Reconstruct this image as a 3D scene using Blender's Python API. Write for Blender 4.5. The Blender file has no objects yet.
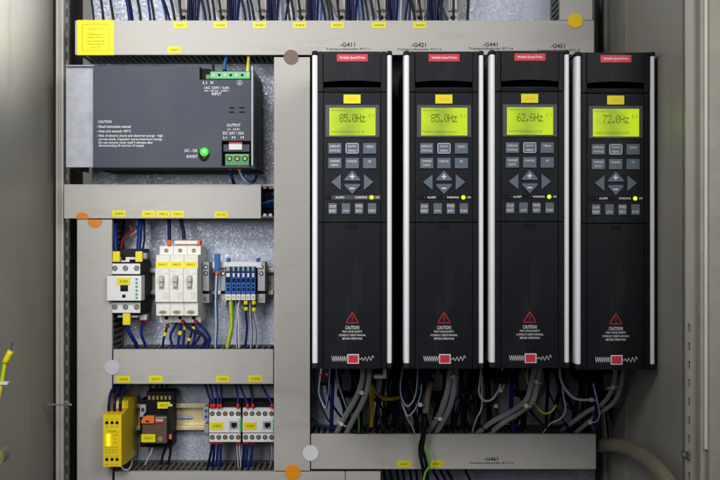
import bpy, bmesh, math, random
from mathutils import Vector, Matrix
random.seed(7)
scene = bpy.context.scene
C = scene.collection
K = 0.92e-3            # metres per photo pixel at one metre
D0 = 1.45              # camera to mounting plate

def X(px, Y=0.0): return (px - 360) * K * (D0 + Y)
def Z(py, Y=0.0): return (240 - py) * K * (D0 + Y)
def P(px, py, Y=0.0): return Vector((X(px, Y), Y, Z(py, Y)))

# ------------------------------------------------------------------ materials
M = {}
def nmat(name, col, rough=0.5, metal=0.0, var=0.0, vscale=40, bump=0.0, bscale=600, spec=0.3, emit=None, es=0.0, alpha=None, rvar=0.0, coat=0.0, trans=0.0):
    m = bpy.data.materials.new(name); m.use_nodes = True
    nt = m.node_tree; N = nt.nodes; L = nt.links
    b = N['Principled BSDF']
    b.inputs['Base Color'].default_value = (*col, 1)
    b.inputs['Roughness'].default_value = rough
    b.inputs['Metallic'].default_value = metal
    b.inputs['Specular IOR Level'].default_value = spec
    b.inputs['Coat Weight'].default_value = coat
    b.inputs['Transmission Weight'].default_value = trans
    if alpha is not None: b.inputs['Alpha'].default_value = alpha
    tc = N.new('ShaderNodeTexCoord')
    if var or rvar:
        n = N.new('ShaderNodeTexNoise'); n.inputs['Scale'].default_value = vscale; n.inputs['Detail'].default_value = 6; n.inputs['Roughness'].default_value = 0.65
        L.new(tc.outputs['Object'], n.inputs['Vector'])
        if var:
            mr = N.new('ShaderNodeMapRange'); mr.inputs['From Min'].default_value = 0.3; mr.inputs['From Max'].default_value = 0.7
            mr.inputs['To Min'].default_value = 1 - var; mr.inputs['To Max'].default_value = 1 + var
            L.new(n.outputs['Fac'], mr.inputs['Value'])
            vm = N.new('ShaderNodeVectorMath'); vm.operation = 'SCALE'; vm.inputs[0].default_value = col
            L.new(mr.outputs['Result'], vm.inputs['Scale']); L.new(vm.outputs['Vector'], b.inputs['Base Color'])
        if rvar:
            mr2 = N.new('ShaderNodeMapRange'); mr2.inputs['From Min'].default_value = 0.3; mr2.inputs['From Max'].default_value = 0.7
            mr2.inputs['To Min'].default_value = max(0.02, rough - rvar); mr2.inputs['To Max'].default_value = min(1, rough + rvar)
            L.new(n.outputs['Fac'], mr2.inputs['Value']); L.new(mr2.outputs['Result'], b.inputs['Roughness'])
    if bump:
        n2 = N.new('ShaderNodeTexNoise'); n2.inputs['Scale'].default_value = bscale; n2.inputs['Detail'].default_value = 3
        L.new(tc.outputs['Object'], n2.inputs['Vector'])
        bp = N.new('ShaderNodeBump'); bp.inputs['Strength'].default_value = bump; bp.inputs['Distance'].default_value = 0.0004
        L.new(n2.outputs['Fac'], bp.inputs['Height']); L.new(bp.outputs['Normal'], b.inputs['Normal'])
    if emit:
        b.inputs['Emission Color'].default_value = (*emit, 1); b.inputs['Emission Strength'].default_value = es
    M[name] = m
    return m

nmat('duct', (0.465, 0.445, 0.42), 0.5, var=0.05, vscale=9, bump=0.25, bscale=900, rvar=0.08)
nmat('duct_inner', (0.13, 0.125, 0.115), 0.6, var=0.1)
nmat('paint_olive', (0.37, 0.355, 0.31), 0.4, var=0.07, vscale=6, bump=0.3, bscale=700, rvar=0.08)
nmat('paint_pale', (0.52, 0.51, 0.45), 0.4, var=0.06, vscale=25, bump=0.2)
nmat('grime', (0.46, 0.44, 0.37), 0.6, var=0.10, vscale=30, bump=0.8, bscale=260)
nmat('gasket', (0.85, 0.84, 0.76), 0.6, var=0.04)
nmat('charcoal', (0.0055, 0.0064, 0.0100), 0.45, var=0.12, vscale=30, bump=0.2, bscale=1800, rvar=0.05, spec=0.17)
nmat('charcoal_dark', (0.006, 0.0065, 0.009), 0.55, bump=0.2, bscale=1800, spec=0.25)
nmat('bezel', (0.055, 0.058, 0.07), 0.35, bump=0.3, bscale=2500)
nmat('black', (0.004, 0.004, 0.005), 0.6, bump=0.2, spec=0.15)
nmat('rail_alu', (0.88, 0.88, 0.91), 0.45, metal=0.0, var=0.02, vscale=80)
nmat('key', (0.10, 0.13, 0.17), 0.5, var=0.05, bump=0.3, bscale=1500)
nmat('key_rim', (0.45, 0.48, 0.5), 0.5)
nmat('ink_white', (0.66, 0.66, 0.68), 0.5)
nmat('ink_black', (0.02, 0.02, 0.02), 0.5)
nmat('ink_brown', (0.22, 0.20, 0.02), 0.5)
nmat('ink_orange', (0.9, 0.45, 0.02), 0.5)
nmat('ink_red', (0.62, 0.03, 0.05), 0.5)
nmat('lcd_ink', (0.08, 0.13, 0.02), 0.6, emit=(0.16, 0.26, 0.02), es=0.5)
nmat('red_label', (0.62, 0.03, 0.055), 0.4)
nmat('yellow_tag', (0.80, 0.70, 0.0), 0.45, var=0.04, vscale=120)
nmat('yellow_sign', (0.85, 0.80, 0.0), 0.45, var=0.03)
nmat('slate', (0.040, 0.047, 0.070), 0.5, var=0.06, vscale=14, bump=0.4, bscale=2000, rvar=0.06)
nmat('sheet_steel', (0.36, 0.37, 0.42), 0.5, metal=0.1, var=0.16, vscale=60, bump=0.3)
nmat('terminal_green', (0.10, 0.42, 0.16), 0.4, var=0.05)
nmat('terminal_green_dark', (0.04, 0.24, 0.07), 0.4)
nmat('screw', (0.30, 0.28, 0.24), 0.5, metal=0.5, var=0.2, vscale=400)
nmat('brass_screw', (0.36, 0.28, 0.11), 0.5, metal=0.5, var=0.2, vscale=400)
nmat('white_plastic', (0.74, 0.75, 0.76), 0.42, var=0.03, vscale=60)
nmat('cream_plastic', (0.76, 0.75, 0.70), 0.4, var=0.03, vscale=60)
nmat('toggle', (0.50, 0.49, 0.43), 0.4)
nmat('grey_plastic', (0.42, 0.43, 0.45), 0.5, var=0.05)
nmat('blue_plastic', (0.006, 0.11, 0.42), 0.38, var=0.06, vscale=90)
nmat('yellow_relay', (0.90, 0.66, 0.005), 0.4, var=0.04)
nmat('wire_blue', spec=0.2, col=(0.004, 0.016, 0.14), rough=0.45)
nmat('wire_navy', spec=0.2, col=(0.004, 0.007, 0.05), rough=0.45)
nmat('wire_black', spec=0.2, col=(0.006, 0.006, 0.007), rough=0.45)
nmat('wire_lightblue', (0.015, 0.12, 0.38), 0.4)
nmat('wire_white', (0.62, 0.64, 0.70), 0.4)
nmat('wire_yellow', (0.75, 0.66, 0.03), 0.4)
nmat('wire_ochre', (0.52, 0.33, 0.02), 0.45)
nmat('wire_green', (0.16, 0.42, 0.03), 0.4)
nmat('wire_red', (0.55, 0.035, 0.03), 0.4)
nmat('cable_grey', (0.36, 0.37, 0.38), 0.5, var=0.06)
nmat('cable_olive', (0.26, 0.23, 0.16), 0.55, var=0.08)
nmat('ferrule_red', (0.55, 0.015, 0.012), 0.4)
nmat('ferrule_orange', (0.80, 0.12, 0.01), 0.4)
nmat('ferrule_yellow', (0.85, 0.68, 0.01), 0.4)
nmat('tie', (0.72, 0.70, 0.58), 0.5)
nmat('led_bar_green', (0.03, 0.42, 0.09), 0.4)
nmat('dot_orange', (0.72, 0.20, 0.01), 0.5)
nmat('dot_bright_orange', (0.85, 0.30, 0.005), 0.5)
nmat('dot_yellow', (0.85, 0.60, 0.005), 0.5)
nmat('dot_brown', (0.17, 0.10, 0.085), 0.5)
nmat('dot_white', (0.55, 0.56, 0.63), 0.5)
nmat('clear_brown', (0.20, 0.13, 0.10), 0.12, spec=0.6, trans=0.35)
nmat('orange_clip', (0.85, 0.17, 0.02), 0.4)
nmat('chrome', (0.7, 0.7, 0.68), 0.2, metal=1.0)
nmat('brass_rail', (0.78, 0.68, 0.40), 0.38, metal=0.25, var=0.12, vscale=70)
nmat('zinc_rail', (0.66, 0.66, 0.64), 0.35, metal=0.3, var=0.12, vscale=90)
nmat('glow_green', (0.02, 0.5, 0.02), 0.3, emit=(0.03, 1.0, 0.03), es=1.6)
nmat('glow_core', (0.4, 0.9, 0.4), 0.3, emit=(0.35, 1.0, 0.30), es=5)
nmat('glow_lime', (0.3, 0.5, 0.0), 0.3, emit=(0.45, 0.80, 0.0), es=0.9)
nmat('glow_lime_core', (0.5, 0.6, 0.0), 0.3, emit=(0.85, 1.0, 0.03), es=6)
nmat('glow_yellow', (0.9, 0.8, 0.0), 0.3, emit=(1.0, 0.80, 0.02), es=4)
nmat('led_off', (0.12, 0.03, 0.03), 0.25)

def lcd_mat():
    m = bpy.data.materials.new('lcd'); m.use_nodes = True
    nt = m.node_tree; N = nt.nodes; L = nt.links; b = N['Principled BSDF']
    tc = N.new('ShaderNodeTexCoord'); sp = N.new('ShaderNodeSeparateXYZ')
    L.new(tc.outputs['Generated'], sp.inputs[0])
    n = N.new('ShaderNodeTexNoise'); n.inputs['Scale'].default_value = 2.4
    oi = N.new('ShaderNodeObjectInfo'); n.noise_dimensions = '4D'; wv = N.new('ShaderNodeMath'); wv.operation = 'MULTIPLY'; wv.inputs[1].default_value = 40; L.new(oi.outputs['Random'], wv.inputs[0]); L.new(wv.outputs[0], n.inputs['W'])
    L.new(tc.outputs['Generated'], n.inputs['Vector'])
    # edge-lit backlight: brighter towards the lamps at the two short sides
    s = N.new('ShaderNodeMath'); s.operation = 'SUBTRACT'; s.inputs[1].default_value = 0.42; L.new(sp.outputs['X'], s.inputs[0])
    a = N.new('ShaderNodeMath'); a.operation = 'ABSOLUTE'; L.new(s.outputs[0], a.inputs[0])
    p = N.new('ShaderNodeMath'); p.operation = 'MULTIPLY_ADD'; p.inputs[1].default_value = 1.9
    L.new(a.outputs[0], p.inputs[0]); 
    n2 = N.new('ShaderNodeMath'); n2.operation = 'MULTIPLY_ADD'; n2.inputs[1].default_value = 0.9; n2.inputs[2].default_value = -0.42
    L.new(n.outputs['Fac'], n2.inputs[0]); L.new(n2.outputs[0], p.inputs[2])
    cr = N.new('ShaderNodeValToRGB'); cr.color_ramp.elements[0].color = (0.27, 0.42, 0.012, 1); cr.color_ramp.elements[1].color = (0.58, 0.78, 0.0, 1)
    cr.color_ramp.elements[0].position = 0.05; cr.color_ramp.elements[1].position = 0.75
    L.new(p.outputs[0], cr.inputs['Fac'])
    L.new(cr.outputs['Color'], b.inputs['Emission Color']); b.inputs['Emission Strength'].default_value = 0.78
    b.inputs['Base Color'].default_value = (0.12, 0.16, 0.02, 1); b.inputs['Roughness'].default_value = 0.5; b.inputs['Specular IOR Level'].default_value = 0.2
    M['lcd'] = m
lcd_mat()
def dirty(name, dark, scale, thr, amount, streak=(1, 1, 1)):
    nt = M[name].node_tree; N = nt.nodes; L = nt.links; b = N['Principled BSDF']
    src = b.inputs['Base Color'].links[0].from_socket
    tc = N.new('ShaderNodeTexCoord'); mp_ = N.new('ShaderNodeMapping'); mp_.inputs['Scale'].default_value = streak
    n = N.new('ShaderNodeTexNoise'); n.inputs['Scale'].default_value = scale; n.inputs['Detail'].default_value = 5; n.inputs['Roughness'].default_value = 0.7
    L.new(tc.outputs['Object'], mp_.inputs['Vector']); L.new(mp_.outputs['Vector'], n.inputs['Vector'])
    r_ = N.new('ShaderNodeMapRange'); r_.inputs['From Min'].default_value = thr; r_.inputs['From Max'].default_value = thr + 0.05; r_.inputs['To Max'].default_value = amount
    L.new(n.outputs['Fac'], r_.inputs['Value'])
    mx = N.new('ShaderNodeMix'); mx.data_type = 'RGBA'; L.new(r_.outputs['Result'], mx.inputs['Factor']); L.new(src, mx.inputs['A']); mx.inputs['B'].default_value = (*dark, 1)
    L.new(mx.outputs['Result'], b.inputs['Base Color'])
dirty('duct', (0.20, 0.18, 0.15), 260, 0.72, 0.7)
dirty('duct', (0.30, 0.28, 0.25), 18, 0.56, 0.22, (0.3, 1, 1.5))
dirty('duct', (0.25, 0.23, 0.20), 70, 0.68, 0.5, (0.12, 1, 3))
dirty('paint_olive', (0.14, 0.13, 0.10), 190, 0.70, 0.6)
dirty('paint_olive', (0.20, 0.19, 0.15), 12, 0.60, 0.25, (1, 1, 0.15))
dirty('charcoal', (0.035, 0.035, 0.036), 420, 0.70, 0.45)
dirty('charcoal', (0.020, 0.021, 0.025), 16, 0.56, 0.35, (1, 1, 0.2))
dirty('slate', (0.16, 0.165, 0.18), 420, 0.72, 0.5)
dirty('cream_plastic', (0.45, 0.42, 0.34), 300, 0.70, 0.4)
dirty('grime', (0.12, 0.10, 0.07), 130, 0.68, 0.7)

def galv_mat():
    m = bpy.data.materials.new('galvanised'); m.use_nodes = True
    nt = m.node_tree; N = nt.nodes; L = nt.links; b = N['Principled BSDF']
    tc = N.new('ShaderNodeTexCoord')
    v = N.new('ShaderNodeTexVoronoi'); v.inputs['Scale'].default_value = 560; v.inputs['Randomness'].default_value = 1
    n0 = N.new('ShaderNodeTexNoise'); n0.inputs['Scale'].default_value = 120; n0.inputs['Detail'].default_value = 4
    mx = N.new('ShaderNodeVectorMath'); mx.operation = 'MULTIPLY_ADD'; mx.inputs[1].default_value = (0.006, 0.006, 0.006)
    L.new(tc.outputs['Object'], n0.inputs['Vector']); L.new(n0.outputs['Color'], mx.inputs[0]); L.new(tc.outputs['Object'], mx.inputs[2])
    L.new(mx.outputs[0], v.inputs['Vector'])
    bw = N.new('ShaderNodeSeparateXYZ'); L.new(v.outputs['Color'], bw.inputs[0])
    n = N.new('ShaderNodeTexNoise'); n.inputs['Scale'].default_value = 26; n.inputs['Detail'].default_value = 6
    L.new(tc.outputs['Object'], n.inputs['Vector'])
    cr = N.new('ShaderNodeValToRGB'); cr.color_ramp.elements[0].color = (0.31, 0.34, 0.43, 1); cr.color_ramp.elements[1].color = (0.60, 0.64, 0.76, 1)
    ad = N.new('ShaderNodeMath'); ad.operation = 'MULTIPLY_ADD'; ad.inputs[1].default_value = 0.65
    s2 = N.new('ShaderNodeMath'); s2.operation = 'MULTIPLY_ADD'; s2.inputs[1].default_value = 0.6; s2.inputs[2].default_value = -0.13
    L.new(n.outputs['Fac'], s2.inputs[0]); L.new(bw.outputs['X'], ad.inputs[0]); L.new(s2.outputs[0], ad.inputs[2])
    L.new(ad.outputs[0], cr.inputs['Fac']); L.new(cr.outputs['Color'], b.inputs['Base Color'])
    b.inputs['Metallic'].default_value = 0.15
    rr = N.new('ShaderNodeMapRange'); rr.inputs['To Min'].default_value = 0.3; rr.inputs['To Max'].default_value = 0.6
    L.new(bw.outputs['Y'], rr.inputs['Value']); L.new(rr.outputs[0], b.inputs['Roughness'])
    # every zinc crystal leans its own way
    sub = N.new('ShaderNodeVectorMath'); sub.operation = 'SUBTRACT'; sub.inputs[1].default_value = (0.5, 0.5, 0.5); L.new(v.outputs['Color'], sub.inputs[0])
    sc = N.new('ShaderNodeVectorMath'); sc.operation = 'SCALE'; sc.inputs['Scale'].default_value = 0.2; L.new(sub.outputs[0], sc.inputs[0])
    g = N.new('ShaderNodeNewGeometry'); a2 = N.new('ShaderNodeVectorMath'); a2.operation = 'ADD'; L.new(g.outputs['Normal'], a2.inputs[0]); L.new(sc.outputs[0], a2.inputs[1])
    nn = N.new('ShaderNodeVectorMath'); nn.operation = 'NORMALIZE'; L.new(a2.outputs[0], nn.inputs[0]); L.new(nn.outputs[0], b.inputs['Normal'])
    M['galvanised'] = m
galv_mat()

# ------------------------------------------------------------------ mesh builder
ORG = {}
_txt = {}
def text_geo(s, bold=0.0):
    key = (s, bold)
    if key not in _txt:
        cu = bpy.data.curves.new('lettering', 'FONT'); cu.body = s; cu.resolution_u = 2; cu.offset = bold; cu.fill_mode = 'FRONT'
        o = bpy.data.objects.new('lettering', cu); C.objects.link(o)
        bpy.context.view_layer.update()
        dg = bpy.context.evaluated_depsgraph_get(); me = o.evaluated_get(dg).to_mesh()
        vs = [(v.co.x, v.co.y) for v in me.vertices]; fs = [tuple(p.vertices) for p in me.polygons]
        o.evaluated_get(dg).to_mesh_clear()
        bpy.data.objects.remove(o); bpy.data.curves.remove(cu)
        x0 = min(v[0] for v in vs); x1 = max(v[0] for v in vs); y0 = min(v[1] for v in vs); y1 = max(v[1] for v in vs)
        _txt[key] = ([((x - x0) / (x1 - x0), (y - y0) / max(1e-6, y1 - y0)) for x, y in vs], fs)
    return _txt[key]

class MB:
    def __init__(s): s.v = []; s.f = []; s.m = []; s.mats = []; s.sm = []
    def mi(s, name):
        if name not in s.mats: s.mats.append(name)
        return s.mats.index(name)
    def add(s, verts, faces, mat, smooth=False):
        o = len(s.v); s.v += [Vector(v) for v in verts]; k = s.mi(mat)
        for f in faces: s.f.append([i + o for i in f]); s.m.append(k); s.sm.append(smooth)
        return s
    def wbox(s, x0, x1, y0, y1, z0, z1, mat, bev=0.0, seg=2, M4=None):
        bm = bmesh.new(); bmesh.ops.create_cube(bm, size=1)
        for v in bm.verts: v.co = Vector(((x0 + x1) / 2 + v.co.x * (x1 - x0), (y0 + y1) / 2 + v.co.y * (y1 - y0), (z0 + z1) / 2 + v.co.z * (z1 - z0)))
        if bev: bmesh.ops.bevel(bm, geom=bm.edges[:], offset=min(bev, 0.45 * min(abs(x1 - x0), abs(y1 - y0), abs(z1 - z0))), segments=seg, profile=0.6, affect='EDGES')
        bm.verts.index_update()
        vs = [v.co.copy() for v in bm.verts]
        if M4: vs = [M4 @ v for v in vs]
        s.add(vs, [[v.index for v in f.verts] for f in bm.faces], mat, False); bm.free(); return s
    # box whose front face is given in photo pixels at depth Yf; Yb = its back
    def box(s, px0, px1, py0, py1, Yf, Yb, mat, bev=0.0, seg=2):
        return s.wbox(X(px0, Yf), X(px1, Yf), Yf, Yb, Z(py1, Yf), Z(py0, Yf), mat, bev, seg)
    def prism(s, pts, Yf, Yb, mat, Yp=None):      # polygon in photo pixels
        Yp = Yf if Yp is None else Yp
        q = [(X(a, Yp), Z(b, Yp)) for a, b in pts]
        if sum(q[i][0] * q[(i + 1) % len(q)][1] - q[(i + 1) % len(q)][0] * q[i][1] for i in range(len(q))) < 0: q.reverse()
        n = len(q)
        v = [(a, Yf, b) for a, b in q] + [(a, Yb, b) for a, b in q]
        f = [list(range(n)), list(range(2 * n - 1, n - 1, -1))] + [[i, i + n, (i + 1) % n + n, (i + 1) % n] for i in range(n)]
        return s.add(v, f, mat)
    def profile(s, pts, x0, x1, mat):             # polygon in (Y, Z) metres pushed along X
        n = len(pts)
        v = [(x0, a, b) for a, b in pts] + [(x1, a, b) for a, b in pts]
        f = [list(range(n)), list(range(2 * n - 1, n - 1, -1))] + [[i, i + n, (i + 1) % n + n, (i + 1) % n] for i in range(n)]
        s.add(v, f, mat); return s
    def disc(s, cx, cy, r, Yf, t, mat, seg=24, ry=None, a0=0, a1=360):
        ry = r if ry is None else ry
        full = (a1 - a0) >= 360
        pts = [(cx + r * math.cos(math.radians(a0 + (a1 - a0) * i / seg)), cy - ry * math.sin(math.radians(a0 + (a1 - a0) * i / seg))) for i in range(seg + (0 if full else 1))]
        return s.prism(pts, Yf, Yf + t, mat)
    def ball(s, c, r, mat, n=10):
        bm = bmesh.new(); bmesh.ops.create_uvsphere(bm, u_segments=n * 2, v_segments=n, radius=1)
        bm.verts.index_update()
        rr = r if isinstance(r, tuple) else (r, r, r)
        s.add([Vector((c[0] + v.co.x * rr[0], c[1] + v.co.y * rr[1], c[2] + v.co.z * rr[2])) for v in bm.verts], [[v.index for v in f.verts] for f in bm.faces], mat, True); bm.free(); return s
    def screw(s, cx, cy, r, Yf, mat='screw', ang=40, hole='black'):
        s.disc(cx, cy, r * 1.28, Yf - 0.0003, 0.0006, hole, 18)
        s.disc(cx, cy, r, Yf - 0.0009, 0.001, mat, 18)
        a = math.radians(ang); c, n = math.cos(a), math.sin(a); w = r * 0.16; l = r * 0.8
        s.prism([(cx - l * c - w * n, cy - l * n + w * c), (cx + l * c - w * n, cy + l * n + w * c), (cx + l * c + w * n, cy + l * n - w * c), (cx - l * c + w * n, cy - l * n - w * c)], Yf - 0.0011, Yf - 0.0006, 'ink_black')
        return s
    def text(s, t, px0, px1, py0, py1, Y, mat, bold=0.0):
        vs, fs = text_geo(t, bold); x0, x1, z0, z1 = X(px0, Y), X(px1, Y), Z(py1, Y), Z(py0, Y)
        return s.add([(x0 + u * (x1 - x0), Y, z0 + w * (z1 - z0)) for u, w in vs], fs, mat)
    def tube(s, pts, r, mat, seg=10, mat2=None, frac=0.4, smooth=True, sub=6, twist=0.0, cap=True):
        P_ = [Vector(p) for p in pts]; path = []
        if len(P_) == 2: path = [P_[0].lerp(P_[1], i / 4) for i in range(5)]
        else:
            for i in range(len(P_) - 1):
                p0 = P_[i - 1] if i else P_[0] * 2 - P_[1]; p1 = P_[i]; p2 = P_[i + 1]; p3 = P_[i + 2] if i + 2 < len(P_) else P_[-1] * 2 - P_[-2]
                for k in range(sub):
                    t = k / sub
                    path.append(0.5 * ((2 * p1) + (p2 - p0) * t + (2 * p0 - 5 * p1 + 4 * p2 - p3) * t * t + (-p0 + 3 * p1 - 3 * p2 + p3) * t ** 3))
            path.append(P_[-1])
        T = [(path[min(i + 1, len(path) - 1)] - path[max(i - 1, 0)]).normalized() for i in range(len(path))]
        u = T[0].orthogonal().normalized()
        ref = Vector((0, -1, 0)); u = (ref - T[0] * ref.dot(T[0]))
        u = u.normalized() if u.length > 1e-3 else T[0].orthogonal().normalized()
        V = []
        for i, p in enumerate(path):
            u = (u - T[i] * u.dot(T[i])).normalized(); w = T[i].cross(u)
            for k in range(seg):
                a = 2 * math.pi * k / seg + twist * i; V.append(p + (u * math.cos(a) + w * math.sin(a)) * r)
        F1 = []; F2 = []
        ks = int(seg * frac)
        for i in range(len(path) - 1):
            for k in range(seg):
                f = [i * seg + k, i * seg + (k + 1) % seg, (i + 1) * seg + (k + 1) % seg, (i + 1) * seg + k]
                (F2 if mat2 and k < ks else F1).append(f)
        if cap: F1.append(list(range(seg))[::-1]); F1.append([(len(path) - 1) * seg + k for k in range(seg)])
        o = len(s.v); s.v += V
        for F, mm in ((F1, mat), (F2, mat2)):
            if not F: continue
            k = s.mi(mm)
            for f in F: s.f.append([i + o for i in f]); s.m.append(k); s.sm.append(smooth and len(f) == 4)
        return s
    def build(s, name, parent=None, label=None, cat=None, group=None, kind=None):
        lo = Vector([min(v[i] for v in s.v) for i in range(3)]); hi = Vector([max(v[i] for v in s.v) for i in range(3)])
        org = (lo + hi) / 2
        if parent is None: org.z = lo.z
        me = bpy.data.meshes.new(name); me.from_pydata([tuple(v - org) for v in s.v], [], s.f)
        for n in s.mats: me.materials.append(M[n])
        me.polygons.foreach_set('material_index', s.m); me.polygons.foreach_set('use_smooth', s.sm)
        bm = bmesh.new(); bm.from_mesh(me)
        bm.to_mesh(me); bm.free(); me.update()
        o = bpy.data.objects.new(name, me); C.objects.link(o); ORG[o.name] = org
        if parent is not None: o.parent = parent; o.location = org - ORG[parent.name]
        else: o.location = org
        return tag(o, label, cat, group, kind)

def tag(o, label=None, cat=None, group=None, kind=None):
    if label: o['label'] = label
    if cat: o['category'] = cat
    if group: o['group'] = group
    if kind: o['kind'] = kind
    return o
def thing(name, loc, label, cat, group=None, kind=None):
    o = bpy.data.objects.new(name, None); C.objects.link(o); o.location = loc; o.empty_display_size = 0.02; ORG[o.name] = Vector(loc)
    return tag(o, label, cat, group, kind)

# ------------------------------------------------------------------ cabinet
H = 0.62
cab = thing('electrical_cabinet', (0, 0.03, -H), 'olive grey steel switch cabinet with galvanised mounting plate behind all the equipment', 'cabinet')
MB().wbox(-0.40, 0.345, 0.030, 0.033, -H, H, 'paint_olive').build('back_panel', cab)
mp = MB(); mp.wbox(X(92), X(595), 0.0, 0.003, -H, H, 'galvanised', 0.0008)
mp.build('mounting_plate', cab)
MB().wbox(-0.400, -0.397, -0.60, 0.029, -H, H, 'paint_olive').build('side_panel', cab)
rp = MB(); rp.wbox(0.329, 0.332, -0.353, 0.029, -H, H, 'paint_olive'); rp.wbox(0.3245, 0.3292, -0.004, 0.012, -H, H, 'paint_pale', 0.001)
rp.wbox(0.3280, 0.3288, -0.11, -0.104, -H, H, 'paint_olive')
rp.build('side_panel', cab)
# left post with rounded lit nose
lp = MB(); xa, xb = X(55.5, -0.05), X(63.6, -0.05)
lp.wbox(xa, xb, -0.050, -0.037, -H, H, 'paint_pale', 0.002, 3)
lp.wbox(xa + 0.0012, xa + 0.0042, -0.0525, -0.0498, -H, H, 'paint_pale', 0.0008, 2)
lp.wbox(xb - 0.0045, xb - 0.0035, -0.0512, -0.0498, -H, H, 'paint_olive')
lp.build('frame_post', cab)
pr = MB(); ya = -0.035; x0, x1 = X(62.5, ya), X(69.5, ya)
pr.wbox(x0, x0 + 0.0030, ya, ya + 0.002, -H, H, 'duct_inner'); pr.wbox(x1 - 0.0028, x1, ya, ya + 0.002, -H, H, 'duct_inner')
zz = -H
while zz < H:
    pr.wbox(x0 + 0.0030, x1 - 0.0028, ya, ya + 0.002, zz, zz + 0.0100, 'duct_inner'); zz += 0.0186
pr.wbox(x0 + 0.001, x1 - 0.001, ya + 0.0022, ya + 0.004, -H, H, 'gasket')
pr.wbox(x1 - 0.001, x1 + 0.001, ya + 0.003, 0.028, -H, H, 'charcoal_dark')
pr.build('perforated_rail', cab)
# right front frame: flange with slots, folded lip, gasket, door edge
Yr = -0.355
fr = MB()
sl = [328, 346.5, 365, 383.5, 402, 420.5, 439, 457.5, 476, 494]
fr.wbox(X(685.5, Yr), X(687.6, Yr), Yr, Yr + 0.003, -H, H, 'paint_olive'); fr.wbox(X(690.0, Yr), X(697.5, Yr), Yr, Yr + 0.003, -H, H, 'paint_olive')
prev = H
for yy in sl + [None]:
    zt = Z(yy - 4, Yr) if yy else -H
    fr.wbox(X(687.6, Yr), X(690.0, Yr), Yr, Yr + 0.003, zt, prev, 'paint_olive')
    if yy: prev = Z(yy + 4, Yr)
fr.wbox(X(686.5, Yr), X(691.5, Yr), Yr + 0.010, Yr + 0.012, -H, H, 'black')
fr.wbox(X(697.3, Yr), X(704, Yr), Yr - 0.010, Yr + 0.003, -H, H, 'grime', 0.001)
fr.build('front_frame', cab)
MB().wbox(X(704.2, Yr - .012), X(708, Yr - .012), Yr - 0.014, Yr, Z(450, Yr - .012), H, 'gasket', 0.0018, 3).build('gasket', cab, 'pale rubber seal ending near the bottom')
MB().wbox(X(704.2, Yr - .012), X(708, Yr - .012), Yr - 0.006, Yr, -H, Z(450.5, Yr - .012), 'black').build('seal_channel', cab)
MB().wbox(X(708.2, Yr - .015), X(775, Yr - .015), Yr - 0.018, Yr + 0.01, -H, H, 'grime', 0.002).build('door_edge', cab, 'grimy scuffed door edge')
lk = MB(); c = P(685.5, 455, Yr); lk.disc(685.5, 455, 3.6, Yr - 0.004, 0.004, 'chrome', 20); lk.disc(684.6, 455, 2.2, Yr - 0.010, 0.006, 'screw', 6)
lk.box(681.5, 684, 452, 458, Yr - 0.003, Yr, 'chrome', 0.0006); lk.box(688.0, 690.4, 450.5, 459.5, Yr - 0.002, Yr, 'screw', 0.0005)
lk.build('lock_screw', cab)
bo = MB(); bo.tube([P(45, 404.5, -0.1), P(66, 404.8, -0.1), P(71.5, 404.8, -0.1)], 0.0012, 'chrome'); bo.disc(66.2, 404.8, 2.6, -0.104, 0.006, 'chrome', 6); bo.box(64.3, 67.8, 401, 408.5, -0.101, -0.097, 'screw', 0.0005)
bo.build('bolt', cab)

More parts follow.
